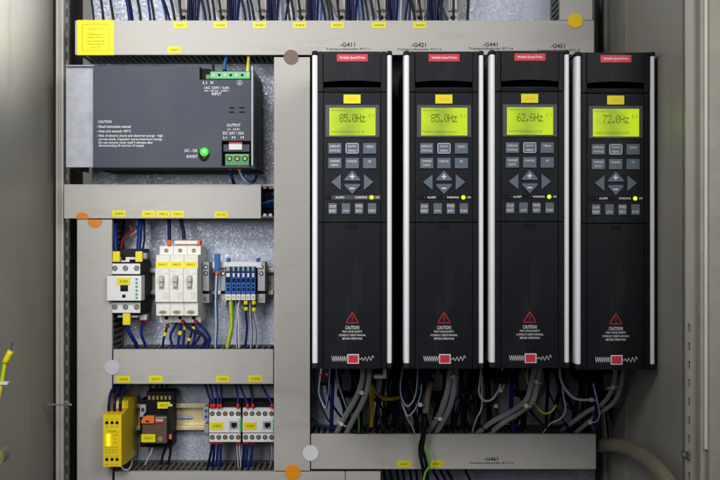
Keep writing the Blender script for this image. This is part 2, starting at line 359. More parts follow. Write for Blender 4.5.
# ------------------------------------------------------------------ ducts
DY = -0.08
def fingers(mb, horizontal, a0, a1, pos, pitch=0.0075, w=0.0042, t=0.0015, mat='duct_inner'):
    n = int((a1 - a0) / pitch)
    for i in range(n):
        a = a0 + (i + 0.25) * pitch
        if horizontal: mb.wbox(a, a + w, DY + 0.006, -0.012, pos - t / 2, pos + t / 2, mat)
        else: mb.wbox(pos - t / 2, pos + t / 2, DY + 0.006, -0.012, a, a + w, mat)
    if horizontal:
        mb.wbox(a0, a1, -0.012, -0.001, pos - t / 2, pos + t / 2, mat); mb.wbox(a0, a1, DY + 0.003, DY + 0.006, pos - t / 2, pos + t / 2, mat)
    else:
        mb.wbox(pos - t / 2, pos + t / 2, -0.012, -0.001, a0, a1, mat); mb.wbox(pos - t / 2, pos + t / 2, DY + 0.003, DY + 0.006, a0, a1, mat)
TAGY = DY - 0.0006
def duct(px0, px1, py0, py1, label, horizontal=True, tags=(), prints=(), sign=None, part2=None, base_px=None):
    x0, x1, z0, z1 = X(px0, DY), X(px1, DY), Z(py1, DY), Z(py0, DY)
    t = thing('cable_duct', ((x0 + x1) / 2, 0, z0), label, 'cable duct', 'slotted grey cable ducts on the mounting plate')
    b = MB(); bx0, bx1 = x0, x1
    if base_px: bx0, bx1 = X(base_px[0], DY), X(base_px[1], DY)
    g = 0.0022
    if horizontal:
        fingers(b, True, bx0 + .001, bx1 - .001, z1 - g); fingers(b, True, bx0 + .001, bx1 - .001, z0 + g)
        b.wbox(bx0, bx1, -0.0025, -0.0008, z0 + g, z1 - g, 'duct_inner')
    else:
        fingers(b, False, z0 + .001, z1 - .001, x1 - g); fingers(b, False, z0 + .001, z1 - .001, x0 + g)
        b.wbox(x0 + g, x1 - g, -0.0025, -0.0008, z0, z1, 'duct_inner')
    b.build('slotted_base', t)
    cv = MB(); e = 0.0004
    cv.wbox(x0, x1, DY, DY + 0.0018, z0, z1, 'duct', 0.0007, 2)
    if horizontal:
        cv.wbox(x0 + e, x1 - e, DY + 0.0016, DY + 0.009, z1 - 0.0016, z1 - e, 'duct'); cv.wbox(x0 + e, x1 - e, DY + 0.0016, DY + 0.009, z0 + e, z0 + 0.0016, 'duct')
    else:
        cv.wbox(x1 - 0.0016, x1 - e, DY + 0.0016, DY + 0.009, z0 + e, z1 - e, 'duct'); cv.wbox(x0 + e, x0 + 0.0016, DY + 0.0016, DY + 0.009, z0 + e, z1 - e, 'duct')
    for (txt, a, b_, c_, d_, bold) in prints: cv.text(txt, a, b_, c_, d_, DY - 0.0003, 'ink_black', bold)
    co = cv.build('cover', t)
    for (a, b_, c_, d_, txt, lab) in tags:
        s = MB(); s.box(a, b_, c_, d_, TAGY, TAGY + 0.0008, 'yellow_tag')
        s.text(txt, a + (b_ - a) * .15, b_ - (b_ - a) * .15, c_ + (d_ - c_) * .3, d_ - (d_ - c_) * .28, TAGY - 0.0002, 'ink_brown', 0.01)
        s.build('tag', co, lab)
    if sign:
        a, b_, c_, d_ = sign; s = MB(); s.box(a, b_, c_, d_, TAGY, TAGY + 0.0008, 'yellow_sign'); Yi = TAGY - 0.0002
        for q in ((a + 5, b_ - 5, c_ + 4.2, c_ + 4.5), (a + 5, b_ - 5, d_ - 4.5, d_ - 4.2), (a + 5, a + 5.3, c_ + 4.2, d_ - 4.2), (b_ - 5.3, b_ - 5, c_ + 4.2, d_ - 4.2)):
            s.box(*q, Yi, Yi + 0.0002, 'ink_brown')
        for i, (txt, w) in enumerate((('C A U T I O N', 15), ('Conductors at', 15), ('voltage when not', 19), ('main switch off', 17), ('disconnected by', 17), ('switch -Q1', 11))):
            yy = 28 + (i * 3.4 + 1.6 if i else 0); m_ = (a + b_) / 2
            s.text(txt, m_ - w / 2, m_ + w / 2, yy, yy + 2.0, Yi, 'ink_brown')
        s.build('warning_sign', co, 'yellow caution sign with a thin frame line')
    return t
RT = [('-G411', 340, 355, 42.4, 46.8), ('-G421', 411.3, 426, 42.6, 47), ('-G441', 483, 497.6, 42.3, 46.4), ('-G451', 550.5, 565, 43.6, 48)]
prints = [(t_, a, b, c_, d, 0.02) for t_, a, b, c_, d in RT] + [('Transportbaender RT1-1', 326, 370, 47.7, 50.6, 0.012), ('Transportbaender RT1-2', 397, 441.5, 48, 50.9, 0.012), ('Transportbaender RT1-4', 468.5, 513, 47.2, 50.2, 0.012), ('Transportbaender RT1-5', 537, 580, 48.9, 51.8, 0.012)]
tt = [(173.6, 187.2, 22, 28.2, '-K4011'), (213.8, 226.8, 22, 28, '-K4020'), (253, 266.3, 22, 28, '-K4021'), (293, 306.3, 22, 28, '-K4028'), (331, 344, 22, 28, '-K4031'), (372, 386, 22, 28, '-K4040'), (413, 426.5, 22, 28, '-K4041'), (167.5, 181, 46.4, 53, '-F4001')]
duct(75, 594, 20.3, 54.8, 'long horizontal cable duct across the top with the square yellow caution sign', True, [(*q, None) for q in tt], prints, sign=(77.2, 114, 19.9, 54.9))
DUCT_PS = duct(64, 261, 184.3, 218.5, 'horizontal cable duct under the slate grey power supply, open at its right end', True,
     [(q[0], q[1], q[2], q[3], q[4], None) for q in ((112, 125.5, 210.4, 216.8, '-K400'), (142, 155, 210.6, 217, '-F4011'), (156.7, 169.6, 210.8, 217.2, '-F4012'), (171, 183.6, 210.8, 217.2, '-F4013'), (214.6, 228, 211.6, 217.8, '24 DC'))], base_px=(64, 273.5))
duct(77, 112, 219.6, 520, 'vertical cable duct at the left edge, left of the contactor and the yellow relay', False)
duct(274, 310, 57, 471, 'tall vertical cable duct between the small devices and the four black drives', False)
duct(113.2, 273.2, 349.4, 384, 'short horizontal cable duct between the circuit breakers and the small contactors', True,
     [(q[0], q[1], q[2], q[3], q[4], None) for q in ((116.5, 130, 376, 382.6, '-K460'), (149, 162.5, 375.8, 382.4, '-K5017'), (216, 229.2, 376, 382.2, '-K4002'), (248.3, 262, 375.6, 382, '-K4008'))])
duct(114.5, 345, 471.8, 506, 'lowest cable duct, cut by the bottom edge, under the two small contactors', True)
duct(345.6, 380.5, 471.8, 506, 'short cable duct end piece at the bottom edge, right of the centre', True)
duct(311, 596, 434.3, 469.3, 'horizontal cable duct below the four black drives, crossed by black cables', True,
     [(397, 410.5, 461, 467.4, '-K4071', None), (430.2, 443, 460.8, 467.2, '-K4073', None)],
     [('-G461', 484, 498, 457.2, 461, 0.02), ('Transportbaender RT1-6', 469, 513, 461.9, 464.4, 0.012)])
duct(560, 592.5, -30, 20.0, 'vertical cable duct at the top right corner above the yellow dot', False)
t = ORG
# small pen mark and pinhole on covers are dirt on the ducts: part of nothing else
dots = [(291, 57, 7.4, 0, 360, 'dot_brown', 'round brown sticker over the joint of the top duct and the tall vertical duct'),
        (575.5, 20.2, 7.5, 0, 360, 'dot_yellow', 'round golden yellow sticker over the duct joint at the top right'),
        (82.2, 218.9, 6.6, 0, 180, 'dot_orange', 'orange half sticker at the lower edge of the duct under the power supply'),
        (94.8, 220.0, 7.2, 180, 360, 'dot_orange', 'lower half of an orange sticker, at the top of the left vertical duct'),
        (112, 367.5, 7.5, 0, 360, 'dot_white', 'pale sticker over the joint left of the short horizontal duct'),
        (310.6, 453.2, 7.8, 0, 360, 'white_plastic', 'pale sticker over the joint left of the duct below the drives'),
        (292.8, 472.3, 7.6, 0, 360, 'dot_bright_orange', 'bright orange sticker at the foot of the tall vertical duct')]
for cx, cy, r, a0, a1, m_, lab in dots:
    MB().disc(cx, cy, r, DY - 0.0012, 0.0005, m_, 40, a0=a0, a1=a1).build('round_sticker', None, lab, 'sticker', 'round stickers marking the duct joints')

# ------------------------------------------------------------------ wires
def ferr(p, q, r, mat, parent):
    MB().tube([p, q], r, mat, 10).build('ferrule', parent)
def wire(pts, r, mat, label, mat2=None, group=None, fer=(), Y=None, cat='wire', name='wire', frac=0.4, twist=0.0, r_is_px=True):
    q = [P(p[0], p[1], p[2] if len(p) > 2 else Y) for p in pts]
    rr = r * K * 1.38 if r_is_px else r
    o = MB().tube(q, rr, mat, 10, mat2, frac, twist=twist).build(name, None, label, cat, group)
    for (a, b, fr_, fm) in fer:
        ferr(P(a[0], a[1], a[2] if len(a) > 2 else Y), P(b[0], b[1], b[2] if len(b) > 2 else Y), fr_ * K * 1.38, fm, o)
    return o
ORD = ['first', 'second', 'third', 'fourth', 'fifth', 'sixth', 'seventh', 'eighth', 'ninth', 'tenth', 'eleventh', 'twelfth']
CN = {'wire_blue': 'blue', 'wire_navy': 'dark navy', 'wire_black': 'black', 'wire_lightblue': 'light blue', 'wire_white': 'white'}

# row of wires running up out of the top duct
row = []
for xb, dx, m_, r in [(94, -3, 'wire_navy', 1.1), (103.5, -3, 'wire_black', 1.3), (113.5, -4, 'wire_black', 1.3), (130, -4, 'wire_blue', 1.7), (132.8, -4, 'wire_black', 1.2), (141, -4, 'wire_black', 1.3),
                      (150.5, -3, 'wire_blue', 1.2), (154.5, -4, 'wire_black', 1.3), (167, -6, 'wire_blue', 1.2), (170, -8, 'wire_black', 1.3)]:
    row.append((xb, dx, m_, r, -0.045 + random.uniform(-.01, .01)))
for c in (180, 220, 259.5, 299.5, 338, 379, 420):
    row += [(c - 5, -4 + random.uniform(-1, 1), 'wire_black', 1.4, -.052), (c + 1.5, -3, 'wire_black', 1.3, -.056), (c + 8, 0.5, 'wire_black', 1.3, -.054), (c + 11.5, -1, 'wire_blue', 1.7, -.04), (c + 14.5, 0.5, 'wire_navy', 1.7, -.048), (c + 17.5, 1.5, 'wire_blue', 1.3, -.035)]
    if c < 400: row += [(c + 21.5, random.choice((-2, 1)), random.choice(('wire_lightblue', 'wire_white')), 1.0, -.03), (c + 26, random.choice((-5, 4, -3)), 'wire_navy', 1.2, -.036), (c + 30.5, random.choice((-4, 1)), 'wire_black', 1.2, -.05)]
row += [(439.5, 4, 'wire_blue', 1.2, -.04), (441.5, -1, 'wire_black', 1.2, -.06), (453.5, 0, 'wire_black', 1.3, -.066), (467.5, 1, 'wire_black', 1.4, -.05)]
row.sort()
socks = [(183, 12), (222, 13), (262, 12), (301, 13), (341, 12), (381, 13), (420, 12)]
marks = [180, 220, 259.5, 299.5, 338, 379, 420]
cnt = {}
for xb, dx, m_, r, yy in row:
    near = min(range(7), key=lambda i: abs(marks[i] + 10 - xb)); 
    if xb < 172: key = ('A', m_); 
    elif xb > 436: key = ('C', m_)
    else: key = ('B%d' % near, m_)
    cnt.setdefault(key, []).append(xb)
seen = {}
for xb, dx, m_, r, yy in row:
    near = min(range(7), key=lambda i: abs(marks[i] + 10 - xb))
    key = ('A', m_) if xb < 172 else (('C', m_) if xb > 436 else ('B%d' % near, m_))
    k = seen.get(key, 0); seen[key] = k + 1; n = len(cnt[key])
    where = 'above the top duct, between caution sign and first tag' if key[0] == 'A' else ('at the right end of the top wire row' if key[0] == 'C' else 'above the %s small tag of the top duct' % ORD[near])
    lab = ('%s %s wire %s' % (ORD[k], CN[m_], where)) if n > 1 else ('only %s wire %s' % (CN[m_], where))
    wire([(xb + dx * 2.2, -32, yy), (xb + dx * 1.3, -10, yy), (xb + dx * .45, 8, yy), (xb, 22, yy), (xb + 0.3, 34, yy)], r, m_, lab, group='wires rising from the top duct')
# grey terminal bodies the top wires run past
for i, (c, w) in enumerate(socks + [(453, 17)]):
    Yt = -0.03
    s = MB(); h = w / 2 * 1.06
    s.prism([(c - h - 3, -40), (c + h + 3, -40), (c + h + 3, 2), (c + h * .55, 17.4), (c - h * .55, 17.4), (c - h - 3, 2)], Yt, -0.004, 'cable_grey')
    s.box(c - 4.5, c + 4.5, -40, 10.5, Yt - 0.006, Yt + 0.001, 'duct', 0.0008); s.box(c - 2.6, c - 2.0, -20, 9.5, Yt - 0.0066, Yt - 0.005, 'charcoal'); s.box(c - 2.6, c + 3.5, 9, 9.6, Yt - 0.0066, Yt - 0.005, 'charcoal')
    s.box(c - 4.2, c + 4.2, 17.2, 21.5, Yt + 0.002, -0.004, 'white_plastic', 0.0006); s.box(c - 2, c + 2, 15.4, 18.5, Yt - 0.003, Yt + 0.004, 'black')
    lab = 'grey tapered terminal body above the %s small yellow tag of the top duct' % ORD[i] if i < 7 else 'wide grey tapered terminal body at the right end of the top wire row'
    s.build('terminal_housing', None, lab, 'terminal', 'grey terminal bodies above the top duct')

# ------------------------------------------------------------------ power supply
Yp = -0.12
ps = thing('power_supply', (X(160, Yp), 0, Z(170, Yp)), 'slate grey power supply with white caution print and a lit green lamp', 'power supply')
b = MB()
# front shell as pieces around the two terminal recesses
for q in ((93, 199.5, 66, 167.5), (199.5, 251, 79.5, 140.8), (199.5, 221.6, 140.8, 167.5), (221.6, 251, 165.9, 167.5)):
    b.box(*q, Yp, Yp + 0.02, 'slate')
b.wbox(X(93.3, Yp), X(250.8, Yp), Yp + 0.0205, -0.006, Z(167.2, Yp), Z(68.0, Yp), 'charcoal_dark')
b.wbox(X(93, Yp), X(257, Yp), Yp + 0.004, -0.010, Z(168.6, Yp), Z(167.7, Yp), 'charcoal_dark', 0.0003)
Yi = Yp - 0.0003
for txt, a, c_, d, e in (('CAUTION', 98, 111.5, 120.2, 123), ('- Read instruction manual', 96.8, 130.7, 125, 127.8), ('- Heat sink exceeds 100\u00b0C', 96.8, 131, 129.7, 132.3), ('- Risk of electric shock and electrical energy - high', 96.8, 162.8, 134.4, 137.4),
                         ('current levels. Capacitor stores hazardous energy.', 98.5, 162.4, 137.9, 140.8), ('Do not remove cover until 5 minutes after', 98.5, 153, 141.2, 143.6), ('disconnecting all sources of supply.', 98.5, 144.6, 144.3, 147.2),
                         ('L1', 203, 207, 81, 84), ('N', 210.6, 213.2, 81, 84), ('1AC 230V / 3,8A', 204.3, 229.3, 86.4, 89.3), ('50 / 60 Hz  230V~', 204.6, 229.6, 89.8, 91.6), ('INPUT', 211.7, 221.4, 92.3, 95.2),
                         ('OUTPUT', 226.8, 240.6, 123.6, 126.6), ('24 - 28,8V', 227.3, 240, 128.3, 130.4), ('DC 24V / 20A', 223, 244, 131.6, 134.6), ('L+', 223.3, 227.4, 136.2, 139), ('M', 231.9, 235.1, 136.2, 139), ('M', 240.7, 243.8, 136.2, 139),
                         ('DC - OK', 184.8, 197.6, 149, 152), ('SHORT', 186.5, 197.6, 155, 158)):
    b.text(txt, a, c_, d, e, Yi, 'ink_white', 0.012)
cir = [(239.6 + 2.5 * math.cos(k * math.pi / 12), 82.6 + 2.5 * math.sin(k * math.pi / 12)) for k in range(25)]
b.tube([P(x_, y_, Yi) for x_, y_ in cir], 0.0003, 'ink_white', 6, sub=2)
for q in ((239.4, 239.8, 81, 82.6), (238.2, 241, 82.5, 82.9), (238.7, 240.5, 83.3, 83.7), (239.2, 240, 84.0, 84.3)): b.box(*q, Yi, Yi + .0002, 'ink_white')
for q in ((229.2, 234.3, 107, 108.5), (239.2, 244.6, 107, 108.5), (229.2, 234.3, 111.3, 112.8), (239.2, 244.6, 111.3, 112.8)): b.box(*q, Yp - 0.0004, Yp + .001, 'black')
b.build('housing', ps)
br = MB(); br.box(66, 93.2, 66.2, 167.3, Yp + 0.008, Yp + 0.0095, 'sheet_steel', 0.0004); br.box(65.5, 94, 64.8, 66.0, Yp + 0.002, -0.002, 'sheet_steel', 0.0004)
br.box(66, 67.2, 66.2, 167.3, Yp + 0.010, -0.002, 'sheet_steel')
br.build('mounting_bracket', ps)
ed = MB(); ed.wbox(X(251.2, Yp), X(253.0, Yp), Yp + 0.0005, Yp + 0.014, Z(165.5, Yp), Z(65.5, Yp), 'sheet_steel', 0.0004)
ed.wbox(X(251.1, Yp), X(252.2, Yp), Yp + 0.015, -0.004, Z(167.2, Yp), Z(66, Yp), 'sheet_steel')
for i in range(44):
    for j in range(5):
        z = Z(72 + i * 2.1, Yp); y = Yp + 0.024 + j * 0.014
        ed.wbox(X(252.2, Yp), X(252.2, Yp) + 0.0003, y, y + 0.009, z - 0.0013, z, 'black')
ed.build('perforated_side', ps)
tg = MB(); Yt = Yp + 0.004; tg.box(210.2, 250, 71.3, 78.7, Yt, Yt + 0.016, 'terminal_green', 0.0005)
for i in range(7):
    x_ = 213.6 + i * 5.7
    if i % 2: tg.disc(x_, 74.9, 1.35, Yt - 0.0003, 0.0006, 'black', 16)
    else: tg.disc(x_, 74.9, 1.5, Yt - 0.0004, 0.0006, 'screw', 16)
tg.box(200, 210, 68.5, 78.8, Yt + 0.006, Yt + 0.018, 'black'); tg.box(206, 210.1, 74.5, 78.7, Yt + 0.003, Yt + 0.01, 'terminal_green_dark')
tg.build('input_terminal', ps)
og = MB(); og.box(225.2, 249, 154, 165.5, Yt, Yt + 0.014, 'terminal_green_dark', 0.0005); og.box(225.4, 248.8, 154.2, 155.8, Yt - .0004, Yt + .001, 'terminal_green')
for x_ in (229.4, 237.2, 244.9):
    og.disc(x_, 158.6, 2.7, Yt - 0.0003, 0.0006, 'black', 18); og.disc(x_, 158.6, 1.7, Yt - 0.0007, 0.0006, 'brass_screw', 18); og.box(x_ - 1.2, x_ + 1.2, 158.4, 158.8, Yt - .0009, Yt, 'ink_black')
og.box(223.4, 249.4, 144.5, 151.5, Yt + 0.003, Yt + 0.006, 'slate'); og.box(229, 242, 142.4, 149.6, Yt + 0.001, Yt + 0.003, 'ink_white'); og.box(229, 242, 142.0, 143.8, Yt + 0.0005, Yt + 0.0012, 'red_label')
og.build('output_terminal', ps)
ld = MB(); ld.disc(204, 154.5, 5.4, Yp - 0.0004, 0.0008, 'black', 28, ry=7.2)
ld.build('lamp_recess', ps)
g_ = MB(); g_.ball(P(204.2, 151.8, Yp - 0.001), 0.0052, 'glow_green', 10); g_.ball(P(204.3, 151.3, Yp - 0.0056), 0.0020, 'glow_core', 8); g_.build('indicator_light', ps, 'lit green lamp marked DC OK')
r_ = MB(); r_.ball(P(204.4, 157.3, Yp - 0.0004), 0.0024, 'led_off', 8); r_.build('indicator_light', ps, 'unlit dark red lamp marked SHORT')
grp = 'wires of the power supply'
wire([(213.5, 72, -.105), (213.3, 66, -.10), (213, 55, -.06)], 1.3, 'wire_black', 'black wire at the left end of the green input terminal', group=grp)
wire([(224.6, 71.5, -.105), (224.4, 66, -.102), (225.2, 61, -.085), (228, 55, -.06)], 1.6, 'wire_lightblue', 'light blue wire curving up from the green input terminal', group=grp, fer=[((224.7, 71.6, -.105), (224.5, 67.5, -.103), 1.9, 'wire_black')])
wire([(247.6, 71.5, -.105), (248, 65, -.10), (248.6, 57, -.07), (248.8, 52, -.05)], 1.5, 'wire_yellow', 'yellow wire at the right end of the green input terminal', group=grp, fer=[((247.6, 71.6, -.105), (247.8, 67.5, -.1025), 1.6, 'white_plastic')])
wire([(230.3, 164, -.1), (230.6, 172, -.094), (232.6, 179, -.08), (234.6, 186, -.05)], 1.5, 'wire_blue', 'dark blue wire under the green output terminal', group=grp, fer=[((230.2, 165, -.112), (230.5, 169.6, -.112), 1.9, 'ferrule_orange')])
wire([(239, 164, -.1), (240.5, 172, -.094), (245.5, 179.5, -.09), (251, 182.5, -.08), (255, 180, -.06), (256.5, 176, -.03)], 1.6, 'wire_lightblue', 'light blue and white wire looping right from the output terminal', mat2='wire_white', group=grp, fer=[((238.9, 165, -.112), (239.5, 170.2, -.112), 1.9, 'ferrule_orange')], frac=.35)
# dark wires seen in the open duct end
for i, (a, b_, m_) in enumerate(((200, 196, 'wire_navy'), (204, 199, 'wire_lightblue'), (208, 202, 'wire_blue'), (211, 207, 'wire_black'), (214, 211, 'wire_navy'))):
    wire([(255, a + 1, -.05), (262, a, -.055), (269, (a + b_) / 2, -.05), (278, b_, -.04)], 1.3, m_, '%s wire from the top in the open end of the duct under the power supply' % ORD[i], group='wires in the open duct end')
for ya_, yb_, yy in ((184.6, 185.8, 186.8), (216.8, 218.0, 215.2)):
    dc = MB(); dc.box(261.6, 274, ya_, yb_, DY + .0065, DY + 0.009, 'duct')
    for x_ in (264.8, 270.3): dc.disc(x_, yy, 1.9, DY + 0.0066, 0.0022, 'duct', 10)
    dc.build('comb_end', DUCT_PS)

# ------------------------------------------------------------------ drives
GL = {'0': '01110 10001 10011 10101 11001 10001 01110', '2': '01110 10001 00001 00010 00100 01000 11111', '5': '11111 10000 11110 00001 00001 10001 01110', '6': '00110 01000 10000 11110 10001 10001 01110',
      '7': '11111 00001 00010 00100 01000 01000 01000', '8': '01110 10001 10001 01110 10001 10001 01110', '.': '00000 00000 00000 00000 00000 01100 01100', 'H': '10001 10001 10001 11111 10001 10001 10001', 'z': '00000 00000 11111 00010 00100 01000 11111'}
Yd = -0.26
def drive(ox, oy, hz, word, led_on_print, ext=392):
    pos = word
    t = thing('variable_speed_drive', (X(352.2 + ox, Yd), 0, Z(369 + oy, Yd)), 'black drive with white rails and green screen reading %s, %s' % (hz, pos), 'motor drive', 'black variable speed drives side by side')
    def bx(mb, a, b, c, d, Y0, Y1, m_, bev=0.0): return mb.box(a + ox, b + ox, c + oy, d + oy, Y0, Y1, m_, bev)
    h = MB(); bx(h, 313.2, 391.0, 53, 367.5, Yd + 0.012, -0.03, 'charcoal_dark', 0.002)
    bx(h, 317.4, 387.4, 364, 369, Yd + 0.003, Yd + 0.03, 'charcoal_dark', 0.001)
    bx(h, 314, ext, 53, 366, -0.034, -0.031, 'black')  # added black sheet hiding the bright plate, stands in for the dark gap
    h.build('housing', t)
    hs = MB()  # added dark fins and plate, put in to deepen the shade under the drive
    for k in range(9): bx(hs, 321 + k * 7, 323.2 + k * 7, 330, 374, -0.075, -0.006, 'charcoal_dark')
    bx(hs, 318, 384, 330, 372, -0.03, -0.004, 'black')
    hs.build('shade_fins', t)
    for a, b_, cx0, cx1 in ((312.0, 317.9, 311.6, 318.2), (387.0, 392.0, 386.6, 392.3)):
        r_ = MB(); xa_, xb_ = X(a + ox, Yd), X(b_ + ox, Yd); w = xb_ - xa_
        n = 10; pts = []
        prof = [(xa_ + w * (0.5 - 0.5 * math.cos(math.pi * k / n)), Yd + 0.0045 - 0.0045 * math.sin(math.pi * k / n)) for k in range(n + 1)] + [(xb_, Yd + 0.045), (xa_, Yd + 0.045)]
        z0, z1 = Z(363.2 + oy, Yd), Z(55 + oy, Yd); m = len(prof)
        r_.add([(p[0], p[1], z0) for p in prof] + [(p[0], p[1], z1) for p in prof], [[i, (i + 1) % m, (i + 1) % m + m, i + m] for i in range(m)] , 'rail_alu', True)
        r_.add([(p[0], p[1], z0) for p in prof] + [(p[0], p[1], z1) for p in prof], [list(range(m))[::-1], list(range(m, 2 * m))], 'rail_alu')
        ro = r_.build('side_rail', t)
        c_ = MB(); bx(c_, cx0, cx1, 50.2, 55.2, Yd - 0.001, Yd + 0.05, 'charcoal', 0.0028); c_.build('end_cap', ro)
        c2 = MB(); bx(c2, cx0 + .3, cx1 - .3, 363.1, 369, Yd + 0.001, Yd + 0.05, 'charcoal_dark', 0.0015); c2.build('end_cap', ro)
    # top cover with curved finger recess
    tc = MB()
    bx(tc, 318.2, 323.3, 51.2, 91.8, Yd + 0.0015, Yd + 0.02, 'charcoal', 0.0008); bx(tc, 381, 386.4, 51.2, 91.8, Yd + 0.0015, Yd + 0.02, 'charcoal', 0.0008)
    xs = [323.6 + (380.7 - 323.6) * i / 14 for i in range(15)]
    arc = [(x_ + ox, 80.3 + 1.6 * ((x_ - 352.2) / 28) ** 2 + oy) for x_ in xs]
    tc.prism([(323.6 + ox, 51.4 + oy), (380.7 + ox, 51.4 + oy)] + arc[::-1], Yd - 0.0005, Yd + 0.02, 'charcoal')
    bx(tc, 323.6, 380.7, 79, 87.4, Yd + 0.012, Yd + 0.02, 'black')
    # sloping lip below the recess
    x0, x1 = X(323.6 + ox, Yd), X(380.7 + ox, Yd); z0 = Z(91.8 + oy, Yd); z1 = Z(87.2 + oy, Yd)
    tc.profile([(Yd - 0.0003, z0), (Yd + 0.02, z0), (Yd + 0.02, z1 + .001), (Yd + 0.010, z1), (Yd + 0.001, z1 - 0.0012)], x0, x1, 'charcoal')
    tc.build('top_cover', t)
    lb = MB(); bx(lb, 336.9, 367.8, 54, 61.3, Yd - 0.0012, Yd - 0.0004, 'red_label', 0.0001); lb.text('Variable Speed Drive', 339.5 + ox, 365 + ox, 56.2 + oy, 59.3 + oy, Yd - 0.0014, 'ink_white', 0.03); lb.build('name_plate', t)
    # keypad
    kp = MB(); bx(kp, 318.2, 323.3, 92.3, 222.4, Yd + 0.002, Yd + 0.02, 'charcoal', 0.0008); bx(kp, 381, 386.4, 92.3, 222.4, Yd + 0.002, Yd + 0.02, 'charcoal', 0.0008)
    bx(kp, 323.6, 380.7, 92.4, 222.3, Yd + 0.0008, Yd + 0.018, 'charcoal', 0.0007)
    bx(kp, 325.4, 379.4, 104.8, 137.2, Yd - 0.0002, Yd + 0.002, 'bezel', 0.0004)
    for yy in (138.2,): bx(kp, 324.5, 380, yy, yy + .35, Yd + 0.0005, Yd + 0.002, 'black')
    bx(kp, 324.4, 380.6, 195.3, 199.4, Yd + 0.0003, Yd + 0.002, 'black' if not led_on_print else 'bezel')
    if led_on_print: bx(kp, 324.4, 331.5, 195.3, 199.4, Yd + 0.0001, Yd + 0.002, 'black')
    kp.text('ALARM', 335.5 + ox, 344.0 + ox, 196.2 + oy, 198.4 + oy, Yd - 0.0001, 'ink_white', .02); kp.text('WARNING', 355 + ox, 367 + ox, 196.2 + oy, 198.4 + oy, Yd - 0.0001, 'ink_white', .02); kp.text('ON', 375.4 + ox, 379 + ox, 196.2 + oy, 198.4 + oy, Yd - 0.0001, 'ink_white', .02)
    ko = kp.build('keypad', t)
    sc = MB(); bx(sc, 329.4, 375.5, 107.8, 135.4, Yd - 0.0007, Yd + 0.0002, 'lcd')
    so = sc.build('screen', ko)
    tx = MB(); Ys = Yd - 0.0009; Yk = X(1, 0)
    cw = 0.82; chh = 1.17; x_ = 339.4
    for ch in hz:
        for r0, line in enumerate(GL[ch].split()):
            for c0, bit in enumerate(line):
                if bit == '1': tx.box(x_ + c0 * cw + ox, x_ + (c0 + .9) * cw + ox, 114 + r0 * chh + oy, 114 + (r0 + .92) * chh + oy, Ys, Ys + .0001, 'lcd_ink')
        x_ += 4.45 if ch != '.' else 4.0
    tx.text('FREQUENCY', 331 + ox, 347 + ox, 109.2 + oy, 111.4 + oy, Ys, 'lcd_ink'); tx.text('TERM REFERENCE RF', 331 + ox, 365 + ox, 130.8 + oy, 133.2 + oy, Ys, 'lcd_ink')
    tx.text('[ 1', 369 + ox, 373.4 + ox, 114 + oy, 117.4 + oy, Ys, 'lcd_ink')
    # lettering lives in the screen mesh
    for v in tx.v: v.y = Ys
    o_ = ORG[so.name]; me2 = so.data
    full = MB(); bx(full, 329.4, 375.5, 107.8, 135.4, Yd - 0.0007, Yd + 0.0002, 'lcd'); k0 = full.mi('lcd_ink'); off = len(full.v); full.v += tx.v
    for f in tx.f: full.f.append([i + off for i in f]); full.m.append(k0); full.sm.append(False)
    C.objects.unlink(so); bpy.data.objects.remove(so); full.build('screen', ko)
    def key(a, b_, c, d, lines, rim=False):
        k = MB(); Yk_ = Yd - 0.0016
        bx(k, a, b_, c, d, Yk_, Yd + 0.0015, 'key', 0.0006)
        if rim:
            for q in ((a + .3, b_ - .3, c + .4, c + 1.2), (a + .3, b_ - .3, d - 1.2, d - .4), (a + .3, a + 1.1, c + .4, d - .4), (b_ - 1.1, b_ - .3, c + .4, d - .4)): bx(k, *q, Yk_ - 0.0002, Yk_ + .0003, 'key_rim')
        for tx_, w, yy, hh in lines:
            m_ = (a + b_) / 2 + ox; k.text(tx_, m_ - w / 2, m_ + w / 2, yy + oy, yy + hh + oy, Yk_ - 0.0003, 'ink_white', .015)
        k.build('button', ko)
    key(328.2, 341.6, 142.9, 153.7, [('DISPLAY', 10.5, 145.1, 2.2), ('STATUS', 10, 149.4, 2.2)])
    key(345.4, 359.0, 142.7, 153.9, [('QUICK', 8, 145.3, 2.1), ('MENU', 7.5, 149.6, 2.1)], True)
    key(363, 376.3, 142.9, 153.7, [('MENU', 7.5, 145.5, 2.1)])
    key(328.2, 341.6, 157.8, 168.4, [('CHANGE', 10, 159.8, 2.2), ('DATA', 7, 163.9, 2.2)])
    key(345.4, 359.0, 157.8, 168.4, [('CANCEL', 10, 160.1, 2.1)]); key(363, 376.3, 157.8, 168.4, [('OK', 3.6, 160.1, 2.2)])
    key(328.4, 337.0, 203.2, 214, [('STOP', 6.5, 205.2, 2.6), ('RESET', 7, 209.6, 2.6)]); key(341.6, 350.3, 203.2, 214, [('JOG', 5.5, 209.8, 2.4)])
    key(354.8, 363.3, 203.2, 214, [('FWD', 7, 204.6, 2.8), ('REV', 6, 209.6, 2.4)]); key(367.8, 376.4, 203.2, 214, [('START', 7.4, 209.6, 2.4)])
